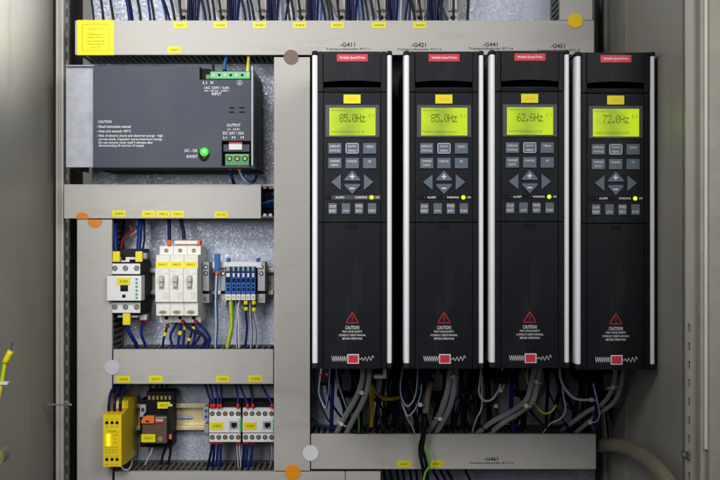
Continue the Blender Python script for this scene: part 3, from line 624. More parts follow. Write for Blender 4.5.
    for pts, sign_ in (([(331.2, 182), (340.8, 174.3), (340.8, 190)], None), ([(373.4, 182), (363.9, 174.3), (363.9, 190)], None), ([(352.2, 170.4), (344.6, 178.8), (344.6, 180.5), (360, 180.5), (360, 178.8)], '+'), ([(352.2, 194), (344.6, 185.7), (344.6, 184), (360, 184), (360, 185.7)], '-')):
        k = MB(); k.prism([(a + ox, b_ + oy) for a, b_ in pts], Yd - 0.0016, Yd + 0.0015, 'key')
        if sign_:
            yy = 176.5 if sign_ == '+' else 188.3; bx(k, 349.8, 354.6, yy - .65, yy + .65, Yd - 0.0020, Yd - .0014, 'ink_white')
            if sign_ == '+': bx(k, 351.5, 352.9, yy - 2.5, yy + 2.5, Yd - 0.0021, Yd - .0014, 'ink_white')
        k.build('button', ko)
    g = MB(); g.ball(P(371.6 + ox, 197.4 + oy, Yd - 0.0003), (0.0025, 0.0014, 0.0025), 'glow_lime', 8); g.ball(P(371.6 + ox, 197.4 + oy, Yd - 0.0014), (0.0013, 0.0008, 0.0013), 'glow_lime_core', 8); g.build('indicator_light', ko, 'lit lime lamp marked ON')
    for x_ in (333.2, 352.6):
        g = MB(); g.ball(P(x_ + ox, 197.4 + oy, Yd + .0002), (0.0011, 0.0008, 0.0011), 'led_off', 6); g.build('indicator_light', ko, 'unlit lamp')
    st = MB(); a = 343.6 + ox; st.box(a, a + 17, 94.5 + oy, 103.4 + oy, Yd - 0.0006, Yd + 0.0006, 'yellow_tag'); st.text('-G4%d1' % (1 if ox < 50 else 2 if ox < 100 else 4 if ox < 200 else 5), a + 3.5, a + 13.5, 97.2 + oy, 100.6 + oy, Yd - 0.0008, 'ink_orange'); st.build('sticker', t)
    # lower cover
    lc = MB(); bx(lc, 318.2, 323.3, 222.9, 368.6, Yd + 0.0018, Yd + 0.02, 'charcoal', 0.0008); bx(lc, 381, 386.4, 222.9, 368.6, Yd + 0.0018, Yd + 0.02, 'charcoal', 0.0008)
    bx(lc, 323.6, 380.7, 222.9, 368.8, Yd, Yd + 0.018, 'charcoal', 0.0008)
    bx(lc, 347, 357.8, 224.4, 229.2, Yd - 0.0003, Yd + 0.0005, 'black')
    Yw = Yd - 0.0004
    tri = [(352.3, 312.6), (358.6, 323), (346.0, 323)]
    for i in range(3):
        p, q = tri[i], tri[(i + 1) % 3]; lc.tube([P(p[0] + ox, p[1] + oy, Yw), P(q[0] + ox, q[1] + oy, Yw)], 0.00055, 'ink_red', 6)
    bx(lc, 352.0, 352.6, 316.2, 320.0, Yw, Yw + .0003, 'ink_red'); bx(lc, 352.0, 352.6, 320.7, 321.4, Yw, Yw + .0003, 'ink_red')
    for txt, w, yy, hh in (('CAUTION!', 14, 325.8, 3.6), ('FOR YOUR SAFETY', 20, 330.6, 2.1), ("CONSULT USER'S MANUAL", 27, 334.1, 2.1), ('BEFORE OPERATING', 20, 337.6, 2.1)):
        lc.text(txt, 352.3 - w / 2 + ox, 352.3 + w / 2 + ox, yy + oy, yy + hh + oy, Yw, 'ink_white', 0.012)
    bx(lc, 347.2, 359.0, 354.2, 363.8, Yw - .0002, Yw + .0003, 'ink_white', .0002); bx(lc, 348.3, 357.9, 355.2, 362.8, Yw - .0005, Yw + .0003, 'red_label')
    z1 = [(331.8 + i * 1.05, 361.6 if i % 2 else 356.2) for i in range(15)]; z2 = [(359.2, 358.5), (360.6, 359.8), (361.8, 357.6), (363.4, 361), (365.2, 357), (367, 361.4), (369, 356.4), (370.8, 361), (372.6, 355.6), (374, 358.5)]
    for zz_ in (z1, z2):
        for p, q in zip(zz_, zz_[1:]): lc.tube([P(p[0] + ox, p[1] + oy, Yw), P(q[0] + ox, q[1] + oy, Yw)], 0.00032, 'ink_white', 5)
    lc.build('lower_cover', t)
    return t
drive(0, 0, '85.0Hz', 'leftmost of four', True, 404.3)
drive(91.8, 0, '85.0Hz', 'second from left', False, 398.4)
drive(177.6, -0.7, '62.6Hz', 'third from left', False, 398.6)
drive(263.6, 1.0, '72.0Hz', 'rightmost of four', False)

# ------------------------------------------------------------------ contactor (left, large)
Yc = -0.09
ct = thing('contactor', (X(125, Yc), 0, Z(318, Yc)), 'white and black contactor with two yellow lugs on top, left of the circuit breakers', 'contactor')
b = MB(); b.box(108.3, 141.0, 275, 301.5, Yc + 0.008, -0.008, 'black', 0.001); b.box(108.3, 141.0, 262, 315, Yc + 0.016, -0.008, 'black', 0.001); b.box(108.5, 141.5, 249, 266, Yc + 0.03, -0.008, 'charcoal_dark', 0.001)
b.build('body', ct)
f = MB(); f.box(106.9, 141.3, 275.8, 300.8, Yc, Yc + 0.022, 'white_plastic', 0.0008)
f.box(110, 140, 263.6, 274.2, Yc + 0.012, Yc + 0.03, 'white_plastic', 0.0006); f.box(110, 140, 302.4, 313, Yc + 0.012, Yc + 0.03, 'white_plastic', 0.0006)
for q in ((117.5, 137.5, 257.2, 263.0), (117.5, 138, 313.2, 317.5)): f.box(*q, Yc + 0.022, Yc + 0.04, 'white_plastic', 0.0006)
f.box(139.2, 145.8, 253, 259, Yc + 0.035, Yc + 0.05, 'white_plastic', .0006); f.box(139.5, 146.5, 314.6, 320.5, Yc + 0.035, Yc + 0.05, 'white_plastic', .0006); f.box(140, 146.3, 319.6, 321.0, Yc + 0.034, Yc + 0.05, 'ferrule_red', .0004)
f.box(121.5, 125.5, 256.5, 260.2, Yc + .021, Yc + .024, 'black'); f.box(129.5, 135.5, 259.5, 263, Yc + .021, Yc + .024, 'black')
f.build('front_cover', ct)
for yy in (268.3, 307.2):
    for x_ in (114.8, 125.4, 136.6):
        s = MB(); s.screw(x_, yy, 2.1, Yc + 0.012, 'screw', random.choice((35, 60, 130))); s.build('terminal_screw', ct)
s = MB(); s.box(120.3, 128, 285.2, 291.4, Yc - 0.0004, Yc + .001, 'black'); s.box(121.2, 127.2, 286, 288.5, Yc - 0.0012, Yc, 'charcoal'); s.box(122.2, 125.4, 294.6, 297.8, Yc - 0.0004, Yc + .001, 'black'); s.build('switch_window', ct)
s = MB()
for i, yy in enumerate((278.2, 281.8, 285.6, 289.4, 293.2, 296.8)): s.box(135.4, 137.8, yy, yy + 2.2, Yc - 0.0004, Yc + .001, 'led_bar_green')
s.build('green_marks', ct)
s = MB(); s.box(116.6, 130.2, 277.7, 284.6, Yc - 0.0008, Yc, 'yellow_tag'); s.text('-K400', 119, 127.8, 280, 282.7, Yc - 0.001, 'ink_brown', .01); s.build('tag', ct)
def lug(parent, x0, x1, y0, y1, Y):
    m = MB(); m.box(x0, x1, y0, y1, Y, Y + 0.006, 'ferrule_yellow', 0.0012); m.box(x0 + 1.5, x1 - 1.5, y0 + (y1 - y0) * .6, y0 + (y1 - y0) * .85, Y - .0003, Y, 'yellow_tag'); m.build('lug', parent)
g = 'wires of the large contactor'
Yl = Yc + 0.014
w = wire([(116.2, 258, Yl + .003), (115.6, 245, Yl + .004), (115.0, 230, Yl + .01), (113.8, 214, Yl + .02)], 2.4, 'wire_blue', 'thick blue wire into the left yellow lug above the large contactor', group=g); lug(w, 112.2, 119.8, 251.3, 262, Yl)
w = wire([(138.6, 258, Yl + .003), (138.8, 245, Yl + .004), (140.0, 230, Yl + .01), (140.5, 214, Yl + .02)], 2.4, 'wire_blue', 'thick blue wire into the right yellow lug above the large contactor', group=g); lug(w, 135.2, 142.2, 251.3, 262, Yl)
w = wire([(126, 316, Yl + .008), (127.5, 328, Yl + .008), (132, 337, Yl + .01), (136.8, 346, Yl + .02), (138, 356, Yl + .03)], 2.0, 'wire_blue', 'blue wire out of the yellow lug below the large contactor', group=g); lug(w, 122.5, 130.2, 313.2, 325.2, Yl)
wire([(143.3, 321, -.05), (141.5, 328, -.05), (141.8, 336, -.05), (144.8, 344, -.045), (145.4, 354, -.04)], 1.4, 'wire_blue', 'thin blue wire curving down beside the lug below the large contactor', group=g)
wire([(119.5, 253, -.05), (121, 248, -.04), (122.5, 240, -.03), (128, 234.5, -.025), (134, 229.5, -.02), (131, 225, -.02), (127, 220, -.02)], 1.1, 'wire_red', 'red wire looping above the large contactor', group=g)
wire([(143.5, 262, -.04), (142.8, 250, -.035), (144.5, 238, -.03), (143.5, 215, -.03)], 1.0, 'wire_black', 'thin black wire right of the thick blue wire above the large contactor', group=g)
wire([(124, 252, -.03), (122, 240, -.025), (125, 214, -.02)], 1.3, 'wire_navy', 'dark navy wire between the two yellow lugs above the large contactor', group=g)

# ------------------------------------------------------------------ circuit breakers
Ym = -0.09
def breaker(i):
    ox = i * 14.05
    a, b_ = 155.3 + ox, 169.15 + ox
    lab = ('leftmost of the three cream circuit breakers, fed by one wire with an orange sleeve', 'middle of the three cream circuit breakers', 'rightmost of the three cream circuit breakers, next to the grey end clamp')[i]
    t = thing('circuit_breaker', (X(162 + ox, Ym), 0, Z(322, Ym)), lab, 'circuit breaker', 'cream circuit breakers in a row')
    x0, x1 = X(a, Ym), X(b_, Ym)
    zc = lambda y, Y: Z(y, Y)
    Yt, Yu, Yl_ = Ym + 0.030, Ym + 0.006, Ym + 0.030
    pts = [(Ym, zc(268.4, Ym)), (Ym, zc(301.8, Ym)), (Yu, zc(302.4, Yu)), (Yu, zc(315.6, Yu)), (Yl_, zc(315.2, Yl_)), (Yl_, zc(322.6, Yl_)), (-0.008, zc(320, Yl_)), (-0.008, zc(248, Yt)), (Yt, zc(246, Yt)), (Yt, zc(254.6, Yt)), (Yu, zc(255, Yu)), (Yu, zc(268.0, Yu))]
    m = MB(); m.profile(pts[::-1], x0 + .0001, x1 - .0001, 'cream_plastic')
    m.text('2CDS', a + 1.8, a + 6, 270.5, 271.8, Ym - .0002, 'toggle'); m.text('C 4', a + 8.8, a + 12.8, 272.6, 274.8, Ym - .0002, 'toggle', .02); m.text('230/400', a + 1.8, a + 6.4, 273, 274.3, Ym - .0002, 'toggle')
    for k in range(3): m.box(a + 8.2 + k * 1.7, a + 8.7 + k * 1.7, 292, 299, Ym - .0002, Ym + .0002, 'toggle')
    m.build('body', t)
    s = MB(); Y2 = Ym - 0.006; c = a + 6.3
    s.box(c - 2.6, c + 2.6, 275.4, 289.5, Ym - .0006, Ym + .001, 'cable_grey', .0004)
    s.wbox(X(c - 2.4, Ym), X(c + 2.4, Ym), Ym - 0.007, Ym, Z(281.8, Ym), Z(276.5, Ym), 'toggle', 0.0012, 2); s.wbox(X(c - 1.7, Ym), X(c + 1.7, Ym), Ym - 0.004, Ym, Z(287, Ym), Z(281.6, Ym), 'toggle', .0008)
    s.build('toggle', t)
    s = MB(); s.box(a + .5, b_ - .4, 261.8, 267.6, Yu - 0.0006, Yu + .0004, 'yellow_tag'); s.text('-F401%d' % (i + 1), a + 2.6, b_ - 2.6, 263.6, 265.8, Yu - .0008, 'ink_brown', .01); s.build('tag', t)
    xs = X(a + 6.8, Ym) / (K * (D0 + Yt)) + 360
    s = MB(); s.screw(xs, 250.6, 1.6, Yt, 'brass_screw', 70); s.build('terminal_screw', t)
    s = MB(); s.disc(a + 7.4, 312.2, 4.2, Yu - 0.0004, 0.0006, 'brass_screw', 20, ry=1.9); s.disc(a + 7.4, 312.2, 2.1, Yu - 0.0010, 0.0008, 'screw', 16); s.box(a + 5.6, a + 9.2, 312.0, 312.5, Yu - .0012, Yu, 'ink_black'); s.build('terminal_screw', t)
    s = MB(); s.disc(xs, 318.0, 1.8, Yl_ - 0.0004, .0006, 'black', 16); s.build('wire_entry', t)
for i in range(3): breaker(i)
bb = MB(); bb.box(174.6, 197.5, 240.6, 244.2, -0.062, -0.04, 'cream_plastic', .0006); bb.box(176, 197, 244.4, 246.3, -0.058, -0.042, 'brass_screw'); bb.box(196.5, 200.2, 240.3, 245.2, -0.060, -0.044, 'ferrule_orange', .0006)
bb.build('comb_busbar', None, 'flat cream busbar lying on top of the right two circuit breakers', 'busbar')
g = 'wires of the circuit breakers'
wire([(169.6, 247, -.05), (169.3, 236, -.05), (169.1, 214, -.05)], 1.8, 'wire_navy', 'thick navy wire with orange sleeve above the leftmost circuit breaker', group=g, fer=[((169.4, 246, -.06), (169.3, 240, -.06), 1.9, 'ferrule_orange')], Y=-.05)
wire([(184.3, 242, -.05), (183.6, 232, -.05), (181.3, 222, -.05), (181, 214, -.05)], 1.8, 'wire_navy', 'thick navy wire above the middle circuit breaker', group=g, fer=[((184.3, 241, -.052), (184.1, 239, -.052), 2.0, 'ferrule_red')])
lowr = [([(167.5, 324), (166, 331), (163.5, 340), (162.5, 352)], 1.2, (168, 326), 'ferrule_red'), ([(178.5, 320), (174, 328), (170.5, 336), (172, 345), (174, 354)], 1.4, (178.6, 321), 'ferrule_red'),
        ([(181.5, 320), (180.5, 330), (179, 338), (177, 352)], 1.3, (181.3, 322), 'ferrule_red'), ([(183, 320), (189, 328), (202, 335), (207.5, 341), (205, 347), (196, 353)], 1.5, (183, 322), 'ferrule_red'),
        ([(184.5, 326), (184, 338), (182, 352)], 1.3, (184.6, 328), 'ferrule_yellow'), ([(191, 320), (196, 329), (204.5, 337), (203, 345), (190, 353)], 1.5, (191, 321.5), 'ferrule_red'),
        ([(195.5, 320), (203, 328), (208.5, 335), (210, 341), (206, 348), (199, 354)], 1.5, (196, 321.5), 'ferrule_red'), ([(193.5, 327), (190, 338), (186, 352)], 1.2, (193.7, 329), 'ferrule_yellow'),
        ([(196, 328), (194, 340), (189, 353)], 1.3, (196.2, 330), 'ferrule_red'), ([(200, 336), (194, 345), (187, 352)], 1.2, None, None)]
lowr.sort(key=lambda q: q[0][0][0])
for i, (pts, r, fp, fm) in enumerate(lowr):
    yy = -.05 - .003 * (i % 4); fr_ = []
    if fp: fr_ = [((pts[0][0], pts[0][1] - .5, yy), (fp[0], fp[1] + 2, yy), r + .5, fm)]
    if i == 0: fr_.append(((165.6, 332.5, yy), (164.6, 336, yy), 1.9, 'ferrule_yellow'))
    if i == 2: fr_.append(((180.4, 331, yy), (179.6, 335, yy), 1.9, 'ferrule_yellow'))
    if i == 6: fr_.append(((189.5, 338, yy), (188.6, 341, yy), 1.8, 'ferrule_yellow'))
    wire([(p[0], p[1], yy) for p in pts], r, 'wire_blue' if i % 3 else 'wire_navy', '%s wire from the left leaving the bottom of the circuit breakers' % ORD[i], group=g, fer=fr_)

# ------------------------------------------------------------------ DIN rails
def rail(px0, px1, yc, mat, label, half=13.2, Y=-0.016, slots=()):
    m = MB(); z = Z(yc, Y); hh = half * K * (D0 + Y)
    x0, x1 = X(px0, Y), X(px1, Y)
    for s in (1, -1):
        m.wbox(x0, x1, Y, Y + 0.001, z + s * hh - 0.0045 if s > 0 else z - hh, z + hh if s > 0 else z - hh + 0.0045, mat, 0.0004)
        m.wbox(x0, x1, Y + 0.0005, -0.003, z + s * (hh - 0.0050) - .0005, z + s * (hh - 0.0050) + .0005, mat)
    m.wbox(x0, x1, -0.0045, -0.0032, z - hh + 0.005, z + hh - 0.005, mat)
    for a, b_ in slots:
        pts = [(a, yc - 1.6), (b_, yc - 1.6), (b_ + 1.2, yc), (b_, yc + 1.6), (a, yc + 1.6), (a - 1.2, yc)]
        m.prism(pts, -0.0048, -0.0044, 'galvanised'); m.prism([(p[0], p[1] + .9) for p in pts], -0.0047, -0.0043, 'ink_black')
    m.build('mounting_rail', None, label, 'mounting rail', 'slotted metal mounting rails')
rail(113, 273, 281.5, 'zinc_rail', 'bright zinc mounting rail behind the circuit breakers and blue terminals', slots=((262, 270),))
rail(136, 208, 417, 'brass_rail', 'yellowish mounting rail between the relay and the small contactors', slots=((178, 192),))
rl = MB()
# ------------------------------------------------------------------ end clamps and blue terminals
def clamp(a, b_, label, y0=262, y1=303):
    Y = -0.05; t = thing('end_clamp', (X((a + b_) / 2, Y), 0, Z(y1, Y)), label, 'end clamp', 'grey end clamps on the mounting rail')
    m = MB(); m.box(a, b_, y0, y1 - 12, Y, -0.012, 'grey_plastic', .0006); m.box(a - .2, b_ + .2, y1 - 9, y1, Y + .006, -0.012, 'grey_plastic', .0006); m.box(a + 1, b_ - 1, y1 - 13, y1 - 8, Y + .01, -.012, 'charcoal'); m.build('body', t)
    for yy in (y0 + 5, y0 + 11.5):
        s = MB(); s.disc((a + b_) / 2, yy, 2.2, Y - .0005, .001, 'charcoal', 18); s.disc((a + b_) / 2, yy, 1.3, Y - .0009, .001, 'chrome', 16); s.build('screw_head', t)
    s = MB(); s.disc((a + b_) / 2 - .5, y1 - 4.5, 2.0, Y + .005, .001, 'chrome', 18); s.build('screw_head', t)
clamp(202.6, 209, 'grey end clamp right beside the circuit breakers'); clamp(219.6, 226.4, 'grey end clamp left of the blue terminals'); clamp(257.6, 265, 'grey end clamp right of the blue terminals')
Yb = -0.06
wr = MB(); wr.box(212.5, 216, 261.5, 268, Yb + 0.012, Yb + .03, 'white_plastic', .0005); wr.box(219.5, 261.5, 261.6, 267.8, Yb + 0.008, Yb + .02, 'white_plastic', .0006)
wr.box(226.4, 229.6, 258, 261.7, Yb + .006, Yb + .02, 'blue_plastic', .0006); wr.box(256.2, 259.4, 258, 261.7, Yb + .006, Yb + .02, 'blue_plastic', .0006)
wr.build('marker_strip', None, 'white strip with two blue posts on top of the blue terminals', 'marker strip')
for i in range(6):
    a = 226.6 + i * 4.85 - (1.5 if i == 0 else 0); b_ = 226.4 + (i + 1) * 4.85
    t = thing('terminal_block', (X((a + b_) / 2, Yb), 0, Z(300, Yb)), ('leftmost blue terminal, the wider one, with the green wire below' if i == 0 else '%s blue terminal from the left in the row of six' % ORD[i]) if i < 5 else 'rightmost blue terminal in the row of six', 'terminal', 'blue terminals in a row')
    m = MB(); m.box(a, b_ - .25, 266.5, 294, Yb, -0.012, 'blue_plastic', .0005); c = (a + b_) / 2
    m.box(a + .7, b_ - .9, 268, 282.5, Yb - .0002, Yb + .001, 'black'); m.disc(c, 285.6, 1.2, Yb - .0003, .0006, 'black', 12); m.disc(c, 289.5, 1.5, Yb - .0003, .0006, 'black', 14)
    m.box(a + 0.2, b_ - 0.5, 277.0, 278.4, Yb - .0004, Yb, 'blue_plastic') if i else None
    m.build('body', t)
    s = MB(); s.box(a + 1.1, b_ - 1.5, 266.4, 271.5, Yb - 0.004, Yb, 'screw', .0004); s.box(a + 1.2, b_ - 1.4, 273, 277, Yb - 0.002, Yb, 'white_plastic', .0004); s.build('clamp_spring', t)
    s = MB(); s.box(a, b_ - .3, 294.3, 300.2, Yb - .001, Yb + .02, 'cream_plastic', .0004); s.box(a + 1, b_ - 1.4, 296, 298.5, Yb - .0012, Yb, 'toggle'); s.build('marker', t)
g = 'wires of the blue terminals'
w = wire([(217, 268, -.062), (217, 280, -.062), (216.2, 300, -.058), (216.8, 325, -.052), (215.8, 346, -.045), (215.6, 356, -.04)], 1.6, 'wire_lightblue', 'light blue and white wire under the blue plug beside the blue terminals', mat2='wire_white', group=g, fer=[((217, 274.5, -.063), (217, 270.5, -.063), 2.1, 'ferrule_orange')], frac=.5)
MB().box(214.4, 219.6, 253.6, 270.8, -.067, -.058, 'blue_plastic', .0008).build('plug', w)
wire([(230.8, 299, -.055), (231.6, 312, -.055), (232, 325, -.053), (229.5, 338, -.05), (227, 350, -.045)], 2.1, 'wire_green', 'thick green and yellow wire under the leftmost blue terminal', mat2='wire_yellow', group=g, frac=.3)
wire([(236.2, 299, -.05), (237, 315, -.05), (236.5, 335, -.05), (237, 352, -.045)], .8, 'wire_blue', 'thin blue wire just right of the thick green wire', mat2='wire_white', group=g)
wire([(240, 299, -.052), (238, 308, -.052), (238.6, 330, -.05), (239, 352, -.045)], .9, 'wire_white', 'white wire just right of the thin blue wire under the blue terminals', group=g)
w = wire([(245.8, 299, -.055), (246, 315, -.055), (247, 330, -.053), (244.5, 352, -.045)], 1.2, 'wire_blue', 'blue wire under the left yellow marker of the blue terminals', group=g, fer=[((245.8, 300.5, -.056), (245.8, 304.5, -.056), 2.2, 'ferrule_yellow'), ((245.8, 304.5, -.056), (245.9, 307, -.056), 1.9, 'ink_black'), ((245.9, 307, -.056), (246, 310.5, -.056), 2.1, 'ferrule_yellow')])
wire([(250.4, 299, -.05), (250.6, 315, -.05), (252, 335, -.05), (250.5, 352, -.045)], .9, 'wire_navy', 'navy and white wire between the two yellow markers under the blue terminals', mat2='wire_white', group=g)
wire([(254, 299, -.055), (254.2, 315, -.055), (257, 330, -.052), (256.2, 352, -.045)], 1.0, 'wire_white', 'white and blue wire under the right yellow marker of the blue terminals', mat2='wire_blue', group=g, frac=.35, fer=[((253.9, 300.5, -.056), (253.9, 304.5, -.056), 2.2, 'ferrule_yellow'), ((253.9, 304.5, -.056), (254, 307.5, -.056), 1.9, 'ink_black'), ((254, 307.5, -.056), (254, 311.5, -.056), 2.1, 'ferrule_yellow')])

# ------------------------------------------------------------------ yellow safety relay
Yy = -0.107
sr = thing('safety_relay', (X(113, Yy), 0, Z(467, Yy)), 'slim bright yellow safety relay with glowing lamps, lower left', 'relay')
Yq = Yy + 0.038
zf0, zf1 = Z(466.8, Yy), Z(415.8, Yy)
m = MB(); m.profile([(Yy, zf1), (Yy + .003, zf1 + .001), (Yq, zf1 + 0.004), (Yq, zf1 + 0.013), (-0.012, zf1 + 0.013), (-0.012, zf0 - 0.002), (Yy + .03, zf0 - 0.002), (Yy + .01, zf0), (Yy, zf0)], X(103.2, Yy), X(121.4, Yy), 'yellow_relay')
m.build('body', sr)
s = MB()
for yy in (422.8, 459.6):
    for x_ in (106.8, 112.0, 117.0): s.disc(x_, yy, 1.7, Yy - .0003, .0006, 'black', 14)
s.build('terminal_holes', sr)
s = MB(); s.box(104.2, 119.5, 429.8, 433, Yy - .0004, Yy + .001, 'yellow_tag'); s.text('-K4008', 107, 116.6, 430.5, 432.3, Yy - .0006, 'ink_brown')
for yy in (418.6, 426.2, 455.6, 464.0):
    for x_, w_ in ((105.6, 'A1'), (110.8, 'S12'), (115.6, 'S34')): s.text(w_, x_, x_ + 2.7, yy, yy + 1.4, Yy - .0003, 'ink_brown')
s.text('POWER', 112.5, 118.5, 434.6, 436, Yy - .0003, 'ink_brown'); s.text('CH.1', 113.5, 116.8, 438.3, 439.7, Yy - .0003, 'ink_brown'); s.text('CH.2', 113.5, 116.8, 442, 443.4, Yy - .0003, 'ink_brown')
for r0 in range(3): s.text('13 23 33 41', 104.8, 117.8, 446.5 + r0 * 2.6, 447.8 + r0 * 2.6, Yy - .0003, 'ink_brown')
s.build('front_print', sr)
for yy in (435.8, 440, 444.3):
    s = MB(); s.ball(P(108.3, yy, Yy - .0002), (.0022, .0012, .0022), 'glow_yellow', 8); s.build('indicator_light', sr)
s = MB()
for a in (110.5, 116.5): s.box(a, a + 4.2, 402.6, 411.5, Yq - 0.0006, Yq + .001, 'cream_plastic')
s.build('terminal_tag', sr)
g = 'wires of the yellow safety relay'
for i, (x0, x1) in enumerate(((108.8, 113.5), (114.4, 119), (120.2, 124))):
    wire([(x0, 414, -.088), (x0 + .2, 404, -.092), (x0 + 2.2, 393, -.084), (x1 + 1.5, 384, -.07), (x1 + 2, 376, -.06)], 1.5, 'wire_navy', '%s navy wire with a red sleeve into the top of the yellow relay' % ('left', 'middle', 'right')[i], group=g, fer=[((x0, 415, -.088), (x0, 410.5, -.090), 1.7, 'ferrule_red')])
wire([(121, 466, -.09), (123, 469, -.09), (127.5, 470, -.085), (131, 466, -.07), (132.5, 459, -.03)], .8, 'wire_white', 'white wire hooked under the yellow relay', group=g)

# ------------------------------------------------------------------ plug-in relay
Yr2 = -0.06
t = thing('plug_in_relay', (X(156, Yr2), 0, Z(448, Yr2)), 'clear topped plug-in relay with orange clip in a black socket', 'relay')
m = MB(); m.box(139.8, 172.4, 400, 447.5, Yr2 + 0.014, -0.012, 'black', .001); m.box(146.3, 173.0, 391.5, 401, Yr2 + .018, -0.012, 'charcoal_dark', .001)
m.box(167.5, 172.0, 407, 440, Yr2 + .004, Yr2 + .013, 'charcoal_dark', .0008)
m.build('socket', t)
s = MB()
for i in range(6): s.box(148 + i * 4.1, 150.4 + i * 4.1, 396, 400.4, Yr2 + .0165, Yr2 + .02, 'brass_screw', .0003)
s.build('terminal_clips', t)
s = MB(); s.box(142.2, 166.8, 417, 443.5, Yr2 - 0.004, Yr2 + .0135, 'clear_brown', .001); s.build('clear_case', t)
s = MB(); s.prism([(141.2, 423.4), (141.5, 420), (144, 417), (147, 415.8), (154, 415.9), (153.8, 423.4)], Yr2 - .008, Yr2 - .0042, 'orange_clip'); s.disc(147.3, 422.2, 2.0, Yr2 - .0085, .0006, 'wire_blue', 16, a0=0, a1=180)
s.build('retaining_clip', t)
s = MB(); s.box(155.6, 163.2, 419.2, 421.6, Yr2 - .0055, Yr2 - .004, 'grey_plastic'); s.box(155.6, 163.2, 421.6, 423.4, Yr2 - .0056, Yr2 - .004, 'ferrule_red'); s.disc(160, 438.8, 2.6, Yr2 - .0045, .0006, 'brass_screw', 16); s.box(169, 171.6, 434.4, 439.2, Yr2 + .003, Yr2 + .005, 'orange_clip'); s.build('test_button', t)
s = MB(); s.box(140, 145.8, 404.8, 412, Yr2 + .008, Yr2 + .013, 'cable_grey', .0005); s.prism([(140, 412), (145.8, 412), (142, 417), (140, 417)], Yr2 + .009, Yr2 + .013, 'cable_grey'); s.disc(142.8, 409.8, 1.7, Yr2 + .0075, .001, 'charcoal', 16); s.disc(142.8, 409.8, .8, Yr2 + .007, .001, 'chrome', 12); s.build('bracket', t)
s = MB(); s.box(157.4, 170, 402.2, 408.6, Yr2 + .009, Yr2 + .012, 'yellow_tag'); s.box(170.1, 172.2, 404.2, 408.4, Yr2 + .0095, Yr2 + .012, 'wire_white'); s.text('-K5017', 159.6, 168.2, 404.2, 406.6, Yr2 + .0087, 'ink_brown', .01); s.build('tag', t)
s = MB(); s.box(141.2, 155.2, 434.4, 442.2, Yr2 - .0052, Yr2 - .0042, 'yellow_tag'); s.text('-K5017', 143.6, 152.8, 436.8, 439.8, Yr2 - .0054, 'ink_brown', .01); s.build('tag', t)
wire([(152.6, 446, -.04), (151, 453, -.04), (147.5, 459, -.035), (145, 466, -.03)], .9, 'wire_white', 'white wire below the plug-in relay', group='wires of the plug-in relay')
wire([(166, 447, -.03), (162.5, 457, -.03), (160, 474, -.03)], 1.3, 'wire_black', 'black wire below the plug-in relay, the left one', group='wires of the plug-in relay')
wire([(171, 440, -.03), (170, 455, -.03), (165.5, 474, -.03)], 1.3, 'wire_black', 'black wire below the plug-in relay, the right one', group='wires of the plug-in relay')
for i, xx in enumerate((151, 156.5, 162.5, 167)):
    wire([(xx, 396, -.035), (xx + random.uniform(-2, 2), 388, -.035), (xx + 1, 378, -.035)], 1.2, 'wire_black', '%s black wire from the left above the plug-in relay' % ORD[i], group='wires of the plug-in relay')

# ------------------------------------------------------------------ small contactors
Ys_ = -0.062
def mini(ox, lab, tagtxt):
    t = thing('small_contactor', (X(225 + ox, Ys_), 0, Z(442, Ys_)), lab, 'contactor', 'small white contactors at the lower left')
    def bx(mb, a, b, c, d, Y0, Y1, m_, bev=0.0): return mb.box(a + ox, b + ox, c, d, Y0, Y1, m_, bev)
    m = MB(); bx(m, 208.8, 241.6, 402, 443, Ys_ + 0.012, -0.012, 'black', .001); m.build('body', t)
    m = MB(); bx(m, 209.3, 240.4, 408.2, 418.2, Ys_ + 0.003, Ys_ + .02, 'white_plastic', .0006); bx(m, 209, 240.8, 418.5, 432.7, Ys_, Ys_ + .02, 'white_plastic', .0006); bx(m, 209.3, 240.4, 433, 442.2, Ys_ + 0.003, Ys_ + .02, 'white_plastic', .0006)
    m.text('A1  13 NO', 212 + ox, 226 + ox, 409, 410.4, Ys_ + .0027, 'toggle'); m.text('DIL', 229 + ox, 233 + ox, 429.8, 431.2, Ys_ - .0003, 'toggle')
    m.build('front_cover', t)
    for yy in (413.8, 437.4):
        for k in range(5):
            s = MB(); x_ = 212.3 + 6.45 * k + ox; s.disc(x_, yy, 2.35, Ys_ + .0026, .0006, 'black', 18); s.disc(x_, yy, 1.55, Ys_ + .0020, .0008, ('screw', 'brass_screw')[(k + int(yy)) % 2], 14); s.box(x_ - 1.1, x_ + 1.1, yy - .25, yy + .25, Ys_ + .0018, Ys_ + .003, 'ink_black'); s.build('terminal_screw', t)
    s = MB(); bx(s, 229.3, 238, 421.3, 429.4, Ys_ - .0004, Ys_ + .001, 'cable_grey', .0003); bx(s, 231.3, 236.7, 423, 427, Ys_ - .0010, Ys_, 'black'); bx(s, 232.6, 234.8, 426.8, 428.2, Ys_ - .0008, Ys_, 'black'); s.build('switch_window', t)
    s = MB()
    for k in range(6): bx(s, 239.2, 241.8, 419.3 + k * 2.1, 420.7 + k * 2.1, Ys_ - .0006, Ys_ + .003, 'led_bar_green')
    s.build('green_marks', t)
    s = MB(); bx(s, 210.2, 223, 422.4, 429.6, Ys_ - .0008, Ys_, 'yellow_tag'); s.text(tagtxt, 212.5 + ox, 221 + ox, 424.8, 427.4, Ys_ - .001, 'ink_brown', .01); s.build('tag', t)
mini(0, 'left small white contactor beside the yellowish rail', '-K4002'); mini(33.4, 'right small white contactor against the tall vertical duct', '-K4008')
bk = MB(); bk.box(203.6, 208.5, 407, 421, -.04, -.012, 'grey_plastic', .0006); bk.box(204.2, 208.5, 424, 433, -.035, -.012, 'grey_plastic', .0006); bk.disc(206, 411, 1.6, -.0405, .001, 'wire_lightblue', 14); bk.disc(206, 417, 1.6, -.0405, .001, 'wire_lightblue', 14)
